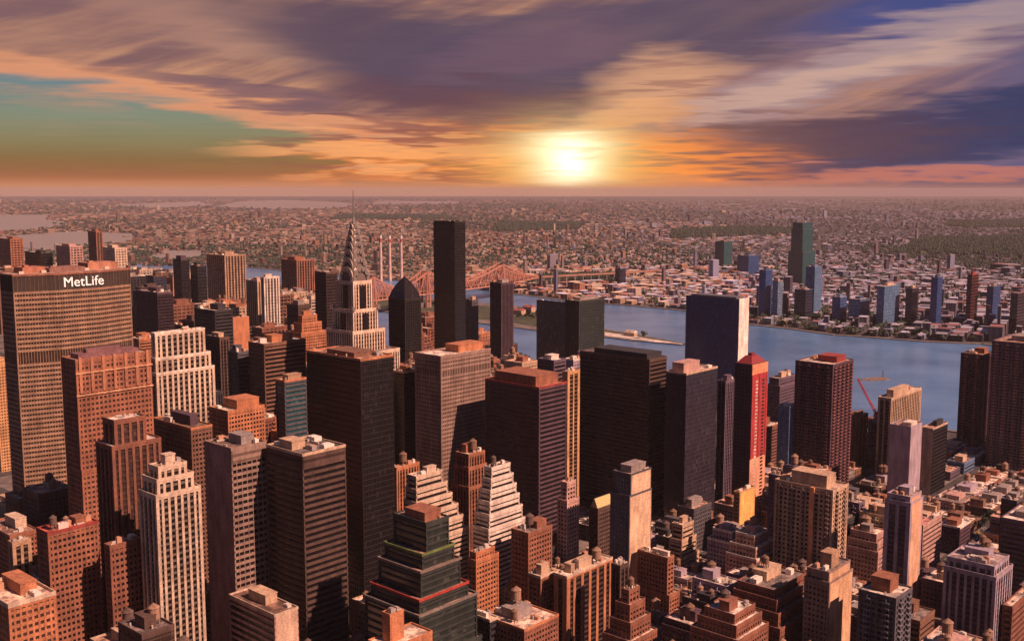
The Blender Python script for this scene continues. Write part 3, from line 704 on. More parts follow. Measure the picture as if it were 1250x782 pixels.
H('apartment_tower', (318, 322, 341), 339, 1700, 388, 'vert', 'white', 'w', 'brightest cream white tower in the distance left of the spire', 'bright white tower', fl=5, bay=5)
H('office_tower', (384, 398, 412), 333, 1350, 436, 'glass', 'dbrown', 'k', 'plain dark brown tower directly left of the arched crown spire', 'dark brown flat tower', pent=False)
H('office_tower', (166, 192, 211), 358, 1330, 406, 'glass', 'plum', 'k', 'dark tower with a maroon right face behind the white columned block', None)
H('office_tower', (350, 364, 378), 373, 1500, 404, 'grid', 'dbrown', 'k', 'small dark block behind the stepped orange building', None)
H('office_building', (364, 369, 387), 386, 1300, 436, 'grid', 'orange', 'k', 'small stepped orange building left of the dark brown flat tower', None, tiers=[(9, 4), (20, 5)])
H('office_tower', (237, 262, 284), 380, 1180, 430, 'band', 'char', 'k', 'dark banded tower with lit roof works left of the orange slab', None)
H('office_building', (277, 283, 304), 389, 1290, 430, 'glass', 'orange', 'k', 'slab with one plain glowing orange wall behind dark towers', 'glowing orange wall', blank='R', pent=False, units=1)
# spired tower
H('art_deco_skyscraper', (412, 431, 454), 345, 905, 432, 'vert', 'deco', 'k', 'pale stepped tower with shining arched crown and needle spire', 'arched crown spire', custom=c_chrysler, tiers=[(24, 3.4), (42, 4.2), (60, 9)])
H('pointed_tower', (474, 494, 514), 366, 1380, 440, 'vert', 'black', 'k', 'black tower with a tapering chisel point', 'black pointed tower', custom=c_roofed('taper', (.02, .015, .015), 30, st='vert'), pk=.6)
H('black_glass_tower', (529, 555, 568), 271, 1597, 432, 'glass', 'black', 'k', 'tallest plain black glass slab standing clear against the far bank', 'tallest black slab', pent=False, units=0, split=True, fl=4.2, bay=2.4, roofc=(.06, .05, .05))
H('apartment_tower', (598, 612, 627), 346, 1650, 432, 'vert', 'plum', 'k', 'dark purple tower right of the tallest black slab', None)
H('apartment_tower', (568, 576, 584), 367, 1700, 432, 'grid', 'slate', 'k', 'small dim tower in the gap beside the tallest black slab', None)
H('glass_tower', (655, 690, 693), 370, 1480, 430, 'glass', 'slate', 'm', 'grey green mirror glass slab, left one of a twin pair by the river', 'green glass twins', pent=(.2, .3, .6, .4, 3), fl=4, bay=2.2, maxb=26)
H('glass_tower', (690, 707, 738), 368, 1390, 450, 'glass', 'green', 'g', 'grey green glass tower with pale floor lines, right one of twin pair', None, pent=(.2, .3, .6, .4, 3), fl=4, bay=2.2)
def c_secretariat(name, X, Y, T, wc, gc, o, rnd, lab, cat, group):
    r = make_building(name, X, Y, T, 'glass', wc, gc, dict(o, flat=True, split=True), rnd, lab, cat, group)
    z, x0, y0, x1, y1 = T[0]
    build(MB().box(x0 + .2, y0 - .9, 0, x1 - .2, y0 - .12, z + 1.6), 'end_wall', MAS, r, (.86, .80, .72)); build(MB().box(x0 + .2, y1 + .12, 0, x1 - .2, y1 + .9, z + 1.6), 'end_wall', MAS, r, (.86, .80, .72))
    build(MB().box(x0 + 3, y0 + 6, z, x1 - 3, y1 - 6, z + 3.0), 'penthouse', MTL, r, (.12, .12, .15)); return r
H('slab_office_tower', (838, 902, 914), 366, 1455, 460, 'glass', 'navy', 'n', 'thin dark blue glass slab with one blank white end wall', 'blue slab with white end', custom=c_secretariat, fl=3.8, bay=3.2)

# middle rank
H('office_building', (184, 189, 250), 408, 850, 500, 'vert', 'cream', 'k', 'cream columned block with an arcaded crown right of the lettered slab', 'white columned block', tiers=[(20, (2, 3, 3, 2)), (32, (1, 2, 2, 1))], bay=4.6, pk=1.1, parc='white', pent=(.1, .2, .8, .6, 5, 'cream'), fl=4.2, roofc=(.62, .5, .42))
H('office_tower', (251, 268, 280), 413, 1020, 482, 'vert', 'dbrown', 'k', 'dark brown striped tower beside the white columned block', None, pent=(.2, .2, .5, .5, 4))
H('office_tower', (279, 290, 307), 431, 960, 486, 'band', 'slate', 'k', 'dark slate tower with thin pale bands behind the orange block', None)
H('office_building', (303, 322, 373), 421, 930, 480, 'band', 'brown', 'k', 'wide brown banded block with cluttered orange roof behind teal glass block', 'brown banded block', pent=(.3, .3, .5, .5, 6, 'orange'), units=5)
H('office_building', (336, 347, 374), 466, 830, 520, 'band', 'slate', 't', 'teal dark glass block with lit roof tucked behind the largest black tower', 'teal glass block', roofc=(.6, .36, .22), parc='orange', pent=(.25, .2, .6, .6, 4, 'tan'))
H('office_tower', (478, 493, 507), 455, 900, 600, 'glass', 'black', 'k', 'narrow black building with a bright littered roof between black and granite towers', None, roofc=(.62, .46, .38), parc='beige', units=6)
def c_lincoln(name, X, Y, T, wc, gc, o, rnd, lab, cat, group):
    r = make_building(name, X, Y, T, 'grid', wc, gc, dict(o, flat=True), rnd, lab, cat, group)
    z, x0, y0, x1, y1 = T[0]
    build(MB().box(x0 + 5, y0 + 6, z, x1 - 6, y1 - 4, z + 3.4).box(x0 + 12, y0 + 9, z + 3.3, x1 - 18, y1 - 8, z + 6), 'penthouse', MAS, r, (.22, .11, .12))
    m_ = MB()
    for k in range(7): m_.box(x0 + 2 + k * (x1 - x0 - 6) / 6, y0 - .7, z - 22, x0 + 4 + k * (x1 - x0 - 6) / 6, y0 + .3, z + 2)
    build(m_, 'buttress', MAS, r, (.42, .19, .11))
    m_ = MB().box(x0 - .5, y0 - .9, z - 9, x1 + .5, y0 + .4, z - 8, True).box(x0 - .5, y0 - .9, z - 24, x1 + .5, y0 + .4, z - 23, True); build(m_, 'cornice', MAS, r, (.6, .33, .2)); return r
H('brick_skyscraper', (74, 92, 184), 441, 694, 640, 'grid', 'brick', 'w', 'broad red brick skyscraper with a purple roof in front of the lettered slab', 'broad red brick skyscraper', custom=c_lincoln, bay=2.8, pk=1.0, tiers=[(75, (0, 1, 3, 0))])
H('black_glass_tower', (374, 440, 480), 440, 705, 720, 'glass', 'black', 'k', 'largest jet black faceted tower with a thin orange roof edge', 'largest black tower', split=True, fl=4, bay=2.4, roofc=(.45, .26, .18), parc='orange', pent=(.15, .2, .6, .5, 3, 'brown'), units=4)
H('granite_tower', (506, 538, 599), 436, 870, 600, 'grid', 'granite', 'w', 'grey pink granite tower with a dark window row under its top', 'pink granite tower', mech=(13.5,), bay=1.9, fl=3.6, roofc=(.68, .58, .5), units=5, tanks=0, pent=(.45, .2, .5, .5, 6, 'orange'))
H('office_building', (656, 676, 691), 441, 960, 470, 'band', 'purple', 'k', 'small dark block with a white box on top beyond the red roofed tower', None, pent=(.2, .3, .6, .4, 4, 'white'))
H('office_building', (688, 700, 737), 440, 1080, 470, 'grid', 'lav', 'k', 'mauve block with a white cluttered roof behind the stepped black slab', None, roofc=(.7, .55, .45), units=6, parc='white')
H('office_tower', (592, 658, 692), 474, 830, 650, 'band', 'plum', 'k', 'black tower with brown striped right side and red penthouse', 'red penthouse tower', split=True, parc='red', roofc=(.45, .2, .14), pent=(.08, .1, .8, .75, 8, 'brick'), corner=1.4, sk=.9)
H('apartment_tower', (690, 693, 708), 455, 900, 610, 'vert', 'gold', 'k', 'slim tower with glowing orange vertical piers', 'glowing pier tower', bay=6, pk=.7, pent=False)
H('office_tower', (708, 793, 814), 440, 940, 640, 'band', 'dbrown', 'k', 'widest black slab, its thin right side striped pink', 'wide black slab', split=True, sk=.8, roofc=(.14, .12, .13), pent=(.05, .05, .85, .75, 5, 'char'), units=2)
H('office_tower', (813, 838, 876), 457, 905, 620, 'glass', 'char', 'v', 'plain dark tower with beige roof boxes before the blue slab', 'dark tower with beige boxes', split=True, bay=1.8, pent=(.1, .3, .5, .55, 8, 'pink'), units=3, roofc=(.55, .42, .36), parc='beige')
H('apartment_tower', (876, 886, 897), 466, 1010, 600, 'vert', 'purple', 'k', 'narrow violet tower squeezed before the red roofed tower', None)
H('red_tower', (897, 918, 937), 446, 960, 600, 'grid', 'plum', 'v', 'slim crimson tower with a steep red roof', 'crimson tower', custom=c_red, bay=3.2)
H('apartment_tower', (939, 951, 971), 463, 1180, 520, 'grid', 'purple', 'k', 'dim rounded brown tower behind the blue grey shaft', None, tiers=[(8, 3)], tanks=1)
H('office_tower', (950, 964, 973), 497, 1080, 575, 'glass', 'bluegrey', 'l', 'blue grey glass shaft between crimson tower and plum twin tower', None, units=1, pent=(.2, .2, .5, .5, 2, 'white'))
H('apartment_tower', (971, 1017, 1042), 446, 1060, 580, 'balc', 'plum', 'k', 'big plum coloured balcony tower with red roof box above the river', 'plum balcony tower', pent=(.35, .1, .45, .5, 6, 'red'), balcol=(.26, .10, .10), bay=3, mast=6)
H('apartment_tower', (1036, 1046, 1060), 510, 1150, 610, 'balc', 'brown', 'k', 'brown balcony tower right of the big plum tower', None)
H('apartment_tower', (1060, 1074, 1086), 516, 1180, 600, 'grid', 'purple', 'k', 'dim purple tower under the red crane', None)
H('apartment_tower', (1072, 1088, 1125), 487, 1120, 524, 'vert', 'beige', 'k', 'beige striped tower at the water edge right of the crane', 'striped waterside tower', pent=(.1, .1, .5, .5, 8, 'beige'), bay=4.5)
H('office_tower', (1086, 1112, 1126), 522, 1010, 622, 'glass', 'lav', 'v', 'smooth lavender slab with a bright pale right side', 'lavender slab', blank='LR', blc=(.40, .33, .40), pent=(.2, .1, .5, .4, 3, 'white'))
H('office_tower', (1125, 1139, 1157), 524, 1060, 630, 'glass', 'char', 'k', 'black tower outlined by pale corner strips beside the lavender slab', None, parc='beige', roofc=(.5, .3, .22), blank='L', blc=(.5, .38, .3))
H('apartment_tower', (1173, 1200, 1212), 434, 1240, 600, 'balc', 'plum', 'k', 'dark riverside tower whose right edge is lit pink, left of a wide one', 'pink edged dark tower', balcol=(.48, .2, .18))
H('apartment_tower', (1211, 1262, 1290), 421, 1150, 605, 'balc', 'purple', 'k', 'widest dark tower with dotted balcony columns at the right border', 'dotted border tower', balcol=(.42, .22, .2), units=4, mast=5)
H('apartment_building', (1156, 1177, 1190), 566, 1140, 620, 'band', 'bluegrey', 'k', 'blue grey low block before the pink edged dark tower', None)
H('office_building', (-30, -6, 14), 444, 1150, 470, 'grid', 'gold', 'w', 'yellow lit building at the left border beside the lettered slab', None)

# foreground
H('brick_tower', (125, 139, 178), 515, 600, 660, 'vert', 'rust', 'w', 'slim gothic brick tower with finials before the broad red brick skyscraper', 'slim gothic brick tower', tiers=[(14, (4, 4, 7, 2))], bay=4.0, pent=False, units=0, tanks=0)
H('white_striped_tower', (181, 193, 228), 572, 560, 735, 'vert', 'cream', 'k', 'cream white tower with vertical stripes and stepped crown', 'white striped tower', tiers=[(6, 2.5), (14, (2, 2, 3, 1))], bay=3.6, pk=1.05, roofc=(.55, .4, .3), units=3)
H('brick_building', (186, 233, 259), 524, 740, 585, 'grid', 'brown', 'k', 'brown block with orange parapet below the white columned block', None, parc='orange', tanks=1, units=4, pent=(.35, .2, .35, .5, 7, 'plum'), roofc=(.2, .13, .1))
H('brick_building', (255, 278, 323), 503, 800, 545, 'grid', 'orange', 'k', 'orange block with blocky roof steps above the grey beige tower', None, pent=(.3, .1, .6, .7, 7, 'orange'), units=4, tanks=1)
H('office_tower', (249, 282, 325), 549, 610, 700, 'band', 'granite', 'k', 'grey beige tower with one blank pinkish wall', 'grey beige tower', blank='L', blc=(.36, .24, .22), crown=9, roofc=(.18, .12, .1), units=6, bbay=3.2)
H('office_tower', (325, 369, 422), 556, 600, 740, 'band', 'dbrown', 'k', 'near black tower with brown window bands', 'brown banded black tower', split=True, crown=7, roofc=(.12, .10, .10), units=8, parc='beige', pent=(.1, .4, .3, .35, 5, 'beige'))
H('office_building', (279, 335, 364), 752, 560, 790, 'band', 'pink', 'k', 'beige block with brown roof at the bottom edge under the dark tower', None, blank='R', blc=(.62, .45, .34), roofc=(.2, .12, .09), parc='cream', units=5, sk=.8)
H('office_building', (385, 394, 423), 732, 660, 775, 'band', 'plum', 'k', 'low dark building with one flat tan roof beside banded black tower', None, roofc=(.62, .45, .28), parc='tan', units=0, pent=False)
H('brick_building', (220, 236, 266), 728, 645, 785, 'grid', 'tan', 'k', 'tan block with square white framed windows at the bottom edge', None, parc='white', tanks=0)
ZG = dict(split=True, sk=.55, fl=3.9)
def c_zig(name, X, Y, T, wc, gc, o, rnd, lab, cat, group):
    r = make_building(name, X, Y, T, 'band', wc, gc, dict(o, units=4, pent=(.12, .12, .7, .6, 5, 'brick')), rnd, lab, cat, group)
    for k, cl in ((1, (.14, .20, .06)), (2, (.22, .18, .16)), (3, (.40, .05, .035)), (4, (.20, .18, .16))):
        z, x0, y0, x1, y1 = T[k]; build(MB().ring(x0 - .5, y0 - .5, x1 + .5, y1 + .5, .7, z - .1, z + 1.3), 'coloured_ledge', MAS, r, cl)
    return r
H('stepped_office_tower', (480, 520, 548), 640, 560, 790, 'band', 'green', 'g', 'stepped grey green glass tower with green and red ledge lines', 'stepped green glass tower', custom=c_zig, tiers=[(16, (5, 2, 2, 2)), (24, (4, 3, 2, 1)), (38, (4, 3, 3, 2)), (45, (3, 3, 4, 2)), (70, (2, 2, 2, 1))], **ZG)
H('brick_building', (480, 484, 512), 572, 800, 640, 'vert', 'orange', 'k', 'orange brick tower behind the cream staircase like tower', None, tanks=1)
H('stepped_tower', (497, 508, 540), 583, 720, 660, 'band', 'cream', 'k', 'cream terraced tower stepping down to the right like a staircase', 'cream staircase tower', tiers=[(9, (1, 1, 4, 1)), (18, (1, 1, 4, 1)), (27, (1, 1, 5, 1)), (36, (1, 1, 5, 1)), (46, (1, 1, 4, 1))], sk=1.1, fl=3.6)
H('brick_tower', (556, 572, 592), 556, 800, 655, 'vert', 'brick', 'k', 'slim red brick tower left of the white wedding cake tower', None, tiers=[(10, (1, 1, 1, 1)), (25, (2, 2, 1, 1))], tanks=1)
H('stepped_tower', (591, 600, 623), 572, 740, 690, 'band', 'white', 'k', 'pale wedding cake tower narrowing upward in many terraces', 'white wedding cake tower', tiers=[(8, (1.5, .8, 2.5, 1)), (16, (1.5, .8, 2.5, 1)), (24, (1.5, .8, 2.5, 1)), (33, (1.5, .8, 2.5, 1)), (43, (1.5, .8, 2, 1))], sk=1.15, fl=3.6, pent=(.2, .2, .6, .6, 4, 'cream'), tanks=1)
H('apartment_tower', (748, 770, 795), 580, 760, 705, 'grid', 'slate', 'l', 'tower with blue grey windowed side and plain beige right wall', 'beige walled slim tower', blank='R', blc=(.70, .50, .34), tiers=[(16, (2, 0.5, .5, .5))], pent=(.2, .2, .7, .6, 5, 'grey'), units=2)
H('brick_building', (624, 645, 674), 652, 712, 715, 'grid', 'brick', 'k', 'red brick slab with dark left side before the red penthouse tower', None, tanks=1, pent=(.5, .2, .4, .5, 5, 'brick'))
H('apartment_tower', (688, 692, 703), 590, 800, 660, 'grid', 'pink', 'k', 'thin pink apartment tower at the foot of the glowing pier tower', None, tiers=[(14, 2)])
H('brick_building', (719, 730, 750), 622, 820, 690, 'grid', 'dbrown', 'k', 'dark block with pointed yellow green roof left of beige walled tower', None, custom=c_roofed('gable', (.50, .44, .2), 8))
H('brick_tower', (645, 660, 678), 705, 660, 790, 'grid', 'brick', 'k', 'dark red brick tower with white rimmed roof left of striped one', None, parc='cream', tanks=1, roofc=(.5, .4, .34))
H('apartment_tower', (676, 692, 748), 705, 650, 790, 'vert', 'orange', 'k', 'brick tower with four glowing orange stripes and white speckled roof', 'orange striped brick tower', bay=7, pk=.9, spc=(.06, .035, .03), parc='cream', roofc=(.72, .6, .5), units=6, tanks=2)
H('brick_tower', (746, 757, 768), 692, 640, 790, 'vert', 'dbrown', 'k', 'dark narrow tower at the foot of the beige walled slim tower', None)
H('brick_building', (762, 768, 781), 722, 620, 790, 'grid', 'rust', 'k', 'terraced rust brick pyramid block at the bottom edge', None, tiers=[(8, 2.5), (18, 2.5), (28, 3)], tanks=1)
H('brick_tower', (778, 815, 823), 682, 740, 750, 'grid', 'brick', 'k', 'dark brick block with one red lit step beside beige walled tower', None, tiers=[(28, (0, 2, 5, 0))], pent=(.5, .1, .3, .5, 3, 'white'), maxa=40)
H('apartment_building', (820, 833, 847), 642, 820, 695, 'band', 'beige', 'k', 'beige terraced block between the dark towers and the pale cluster', None, tiers=[(12, (2, 1, 3, 1)), (26, (1, 1, 3, 1))], sk=1.1)
H('flat_roofed_hall', (840, 846, 884), 606, 1010, 622, 'band', 'char', 'k', 'low dark building with one long bright white roof strip', None, roofc=(.85, .8, .75), parc='white', pent=False, units=0)
H('office_building', (898, 903, 922), 602, 900, 650, 'grid', 'gold', 'k', 'small block with one blazing yellow orange wall', 'blazing yellow block', blank='R', blc=(.85, .52, .16), pent=False)  # blaze of sunlight painted into the right wall colour
H('apartment_building', (870, 893, 902), 650, 800, 700, 'grid', 'lav', 'v', 'mauve grey block with white lit top terraces, left of its twin', None, tiers=[(8, 3)], parc='white', tanks=1)
H('apartment_building', (898, 921, 937), 655, 770, 700, 'grid', 'pink', 'v', 'pinkish block with white lit terraces right of its mauve twin', None, tiers=[(8, 3), (16, 2)], parc='white', tanks=1)
H('apartment_tower', (946, 1017, 1036), 600, 740, 700, 'balc', 'beige', 'k', 'massive beige apartment block with a bare orange vertical stripe', 'massive beige block', custom=c_massive, balcol=(.34, .25, .2), pent=(.15, .15, .55, .6, 9, 'beige'), units=4, roofc=(.4, .3, .25), bay=3.4)
H('apartment_tower', (985, 1012, 1038), 700, 620, 790, 'grid', 'granite', 'k', 'tan tower with bright orange lit right wall at the bottom edge', 'orange lit tan tower', blank='R', blc=(.66, .42, .26), pent=(.3, .2, .35, .5, 9, 'tan'), tiers=[(6, (1, 1, 2, 1))])  # sunlight on the right wall painted in as a brighter orange
H('apartment_tower', (1083, 1111, 1125), 608, 700, 715, 'vert', 'lav', 'v', 'tall slim mauve tower with right wall painted sunlit orange', 'slim mauve tower', blank='R', blc=(.68, .42, .28), tiers=[(4, 1)], bay=6, pent=(.3, .2, .4, .4, 5, 'lav'))  # orange of the sunlit side put into the right wall colour
H('apartment_tower', (1048, 1094, 1114), 732, 590, 790, 'balc', 'slate', 'k', 'dark balconied tower with red roof box at the bottom edge', None, pent=(.3, .3, .5, .5, 8, 'brick'), tanks=0, units=4)
H('office_building', (1124, 1127, 1150), 642, 830, 695, 'band', 'pink', 'k', 'low pink block striped red behind the slim mauve tower', None, roofc=(.5, .22, .2), sk=1.1)
H('office_building', (1148, 1172, 1185), 645, 880, 668, 'grid', 'plum', 'k', 'low plum block with a bright white roof near the avenue', None, roofc=(.85, .78, .75), parc='white', units=4)
H('apartment_building', (1156, 1214, 1232), 693, 640, 745, 'vert', 'lav', 'v', 'broad lavender block with vertical stripes and stepped top', 'broad lavender block', tiers=[(6, (2, 2, 2, 1))], bay=4, units=6, tanks=2, roofc=(.42, .34, .34))
H('office_building', (1222, 1262, 1290), 640, 770, 680, 'band', 'purple', 'k', 'rounded dark purple block at the right border by the avenue', 'border purple block', pent=(.2, .2, .5, .5, 4))
H('brick_building', (1229, 1236, 1275), 742, 640, 775, 'band', 'rust', 'k', 'low rust banded block at the bottom right corner', None, sk=1.0)
H('brick_building', (900, 946, 984), 722, 640, 790, 'grid', 'rust', 'k', 'wide rust brick block with terraced lit top under massive beige block', 'wide rust terraces', tiers=[(5, (3, 3, 3, 1)), (12, (3, 3, 2, 1)), (20, (3, 3, 2, 1))], tanks=2, units=6)
H('brick_building', (860, 897, 922), 752, 590, 790, 'grid', 'rust', 'k', 'curving red brick block at the bottom edge below wide rust terraces', None, tiers=[(5, 3), (12, 3)], tanks=1, units=5)
H('brick_building', (44, 58, 120), 652, 560, 690, 'grid', 'brick', 'k', 'long red roofed brick block below the lettered slab', 'long red roofed block', roofc=(.55, .14, .09), parc='red', tanks=1, units=5, pent=(.6, .2, .2, .5, 4, 'brick'))
H('brick_building', (127, 134, 178), 668, 560, 740, 'grid', 'rust', 'k', 'rust brick block with paired windows left of the white striped tower', None, units=3)
H('brick_building', (-30, 10, 68), 741, 490, 790, 'grid', 'orange', 'w', 'corner block with a broad cream roof in the bottom left corner', None, roofc=(.72, .52, .4), parc='cream', units=6, parh=1.6)
H('brick_building', (12, 15, 38), 664, 590, 735, 'vert', 'tan', 'k', 'small tan block with lit vertical piers under the left border roofs', None, bay=4)
H('brick_building', (-20, 12, 46), 655, 700, 690, 'grid', 'brick', 'k', 'low brick block with a bright cream roof lump at the left border', None, pent=(.5, .3, .4, .4, 7, 'cream'), units=5)
H('office_building', (541, 598, 608), 758, 600, 790, 'band', 'char', 'k', 'low black walled block with lit roof at the bottom beside stepped green tower', None, roofc=(.55, .42, .32), units=8, parc='cream')
H('brick_building', (590, 640, 682), 770, 590, 790, 'grid', 'rust', 'k', 'rust block with crowded white roof boxes at the bottom edge', None, roofc=(.7, .52, .42), units=10, parc='orange', tanks=2)
H('brick_building', (576, 581, 604), 676, 700, 742, 'grid', 'orange', 'k', 'orange block with pale ragged roof right of stepped green tower', None, tiers=[(5, (1, 1, 3, 1))], units=4)
H('brick_building', (469, 476, 493), 752, 505, 790, 'grid', 'orange', 'k', 'little orange lit rooftop block in front of stepped green tower', None, blank='LR', tiers=[(14, (6, 6, 14, 4))], pent=False, roofc=(.7, .52, .42))

# ------------------------------------------------------------------ blocks and the buildings between the landmarks
AVU = to_uv(*ground_pt(1215, 645))[1]
US, VS, V0 = 80.0, 196.0, 40.0
ENV = ([-400, 0, 160, 300, 380, 404, 470, 520, 570, 640, 735, 835, 870, 905, 940, 970, 1040, 1060, 1085, 1125, 1160, 1300, 1700], [316, 316, 322, 334, 346, 360, 366, 378, 384, 432, 452, 462, 462, 470, 472, 505, 530, 530, 540, 560, 575, 575, 575])
mv = to_uv(*SH0)[0]
def in_poly(x, y, P):
    c = False; j = len(P) - 1
    for i in range(len(P)):
        if (P[i][1] > y) != (P[j][1] > y) and x < (P[j][0] - P[i][0]) * (y - P[i][1]) / (P[j][1] - P[i][1]) + P[i][0]: c = not c
        j = i
    return c
def corners(v0, u0, v1, u1): return [from_uv(v0, u0), from_uv(v1, u0), from_uv(v1, u1), from_uv(v0, u1)]
def extents(rect, h):
    P = [project(x, y, h) for x, y in corners(*rect)]; return min(p[0] for p in P), max(p[0] for p in P), min(p[1] for p in P), max(p[1] for p in P)
rnd = random.Random(77)
for h_ in HER:
    x0, x1, y0, y1 = extents(h_['rect'], h_['z']); h_['px'] = (min(x0, h_['xs'][0]), max(x1, h_['xs'][-1])); h_['near'] = min(y for x, y in corners(*h_['rect']))
if 1:
    hs = [h for h in HER if h['d'] < 2000]
    for i in range(len(hs)):
        for j in range(i):
            a, b_ = hs[i]['rect'], hs[j]['rect']; ov = min(a[2], b_[2]) - max(a[0], b_[0]), min(a[3], b_[3]) - max(a[1], b_[1])
            if ov[0] > 1 and ov[1] > 1: print('OVERLAP', hs[i]['xs'], round(hs[i]['d']), '|', hs[j]['xs'], round(hs[j]['d']), [round(q, 1) for q in ov])
            
pave = MB(); cand = []
for iu in range(-14, 50):
    for iv in range(-12, 9):
        ua, va = AVU + iu * US, V0 + iv * VS
        blk = (va + 14, ua + 9, va + VS - 14, ua + US - 9)
        if blk[2] > mv - 25: blk = (blk[0], blk[1], mv - 22, blk[3])
        if blk[2] - blk[0] < 30: continue
        e = extents(blk, 0); cc = from_uv((blk[0] + blk[2]) / 2, (blk[1] + blk[3]) / 2)
        if cc[1] < 380 or cc[1] > 4300 or e[1] < -60 or e[0] > 1310: continue
        pave.prism(corners(*blk), 0, .15)
        far = cc[1] > 1500
        for row in ((0, .5), (.5, 1)):
            v = blk[0] + 1
            r0, r1 = blk[1] + 1 + 60 * row[0], blk[1] - 1 + 62 * row[1]
            while v < blk[2] - 12:
                w = rnd.uniform(30, 60) if far else rnd.uniform(13, 32)
                if not far and project(*from_uv(v, r0), 20)[0] > 1090: w *= 1.55
                w = min(w, blk[2] - 1 - v)
                if w > 10: cand.append((v, r0 + rnd.uniform(0, 2), v + w - .6, r1 - rnd.uniform(0, 3)))
                v += w
struct(build(pave, 'pavement', PAV))
FIL = []
for rc in cand:
    cc = from_uv((rc[0] + rc[2]) / 2, (rc[1] + rc[3]) / 2)
    if cc[1] < 560 and project(cc[0], cc[1], 60)[1] > 900: continue
    r = rc; ok = True
    for h_ in HER:
        q = h_['rect']
        if r[0] < q[2] + 2 and r[2] > q[0] - 2 and r[1] < q[3] + 2 and r[3] > q[1] - 2:
            best = max(((min(r[2], q[0] - 2) - r[0]) * (r[3] - r[1]), (r[0], r[1], q[0] - 2, r[3])), ((r[2] - max(r[0], q[2] + 2)) * (r[3] - r[1]), (q[2] + 2, r[1], r[2], r[3])),
                       ((r[2] - r[0]) * (min(r[3], q[1] - 2) - r[1]), (r[0], r[1], r[2], q[1] - 2)), ((r[2] - r[0]) * (r[3] - max(r[1], q[3] + 2)), (r[0], q[3] + 2, r[2], r[3])))
            r = best[1]
            if best[0] < 150 or r[2] - r[0] < 10 or r[3] - r[1] < 10: ok = False; break
    if not ok: continue
    d = cc[1]; px = project(cc[0], cc[1], 30)[0]
    if d > 1250 and px < 470: h = rnd.choice((35, 50, 65, 80, 100, 120, 140)) * rnd.uniform(.8, 1.15)
    elif d > 1250: h = rnd.choice((30, 50, 70, 90, 120)) * rnd.uniform(.8, 1.15)
    else: h = rnd.choice((26, 40, 52, 66, 84, 100, 125)) * rnd.uniform(.8, 1.2)
    if px > 1130 and d < 1200: h = max(min(h, rnd.uniform(40, 85)), 30)
    if 840 < px <= 1300 and d < 1120: h = rnd.choice((38, 50, 64, 80, 100)) * rnd.uniform(.85, 1.15)
    if -46 < r[1] - AVU < 2 and px > 1080 and d > 800: h = min(h, rnd.uniform(14, 34))
    near = min(y for x, y in corners(*r))
    e0 = extents(r, h)
    hb = [q for q in HER if q['px'][0] < e0[1] + 1 and q['px'][1] > e0[0] - 1 and q['near'] > near - 35]
    cap = max([q['yb'] - 3 - rnd.uniform(0, 22) * (q['d'] < 1300) for q in hb], default=0)
    cap = max(cap, float(np.interp((e0[0] + e0[1]) / 2, *ENV)))
    while h > 9 and extents(r, h + 7)[2] < cap: h -= 3
    FIL.append(dict(rect=r, h=max(h, 9), near=near, px=(e0[0], e0[1])))
# floating horizon, front to back: how much of each building can be seen
allb = [(q['near'], q['rect'], q['z'], None) for q in HER] + [(q['near'], q['rect'], q['h'], q) for q in FIL]
hor = np.full(1600, 800.0)
for near, rect, z, q in sorted(allb, key=lambda t: t[0]):
    e = extents(rect, z); a, b_ = max(0, int(e[0] + 150)), min(1599, int(e[1] + 150))
    if b_ <= a: 
        if q is not None: q['vis'] = 0
        continue
    seg = hor[a:b_]; inn = hor[max(a, 150):min(b_, 1400)]
    if q is not None: q['vis'] = float(np.clip(inn - e[2], 0, None).sum()) if len(inn) else 0
    np.minimum(seg, (e[2] + e[3]) / 2 if z else 800, out=seg)
vis = sorted([q for q in FIL if q['vis'] > 12], key=lambda q: -q['vis'])
NIND = 255
print('fillers', len(FIL), 'visible', len(vis))

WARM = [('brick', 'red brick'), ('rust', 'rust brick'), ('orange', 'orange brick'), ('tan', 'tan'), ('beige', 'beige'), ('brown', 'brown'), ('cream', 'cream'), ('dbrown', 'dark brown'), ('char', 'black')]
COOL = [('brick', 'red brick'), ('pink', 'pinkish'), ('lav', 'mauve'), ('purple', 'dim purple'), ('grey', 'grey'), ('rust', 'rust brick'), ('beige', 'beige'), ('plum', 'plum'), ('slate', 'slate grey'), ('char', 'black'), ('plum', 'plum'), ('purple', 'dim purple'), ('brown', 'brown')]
REFS = [q for q in HER if q.get('ref')]
for q in REFS: q['rp'] = ((q['xs'][0] + q['xs'][2]) / 2, (q['y'] + min(q['yb'], 790)) / 2)
used = {}
def label_for(q, desc, feats):
    cx, cy = (q['px'][0] + q['px'][1]) / 2, extents(q['rect'], q['h'])[3]
    near = sorted(REFS, key=lambda r: math.hypot(r['rp'][0] - cx, (r['rp'][1] - cy) * .8))[:14]
    opts = []
    for r in near:
        if r['xs'][0] - 4 < cx < r['xs'][2] + 4: rel = 'in front of' if q['near'] < r['near'] else 'behind'
        else:
            side = 'left' if cx < r['rp'][0] else 'right'
            rel = side + ' of' if abs(cy - r['rp'][1]) < 60 else ('below and ' if cy > r['rp'][1] else 'above and ') + side + ' of'
        for f in feats: opts.append(f"{desc}{f} {rel} the {r['ref']}")
    for o_ in opts:
        if o_ not in used and len(o_.split()) <= 16: used[o_] = 1; return o_
    return opts[0]
NFLOOR = 0
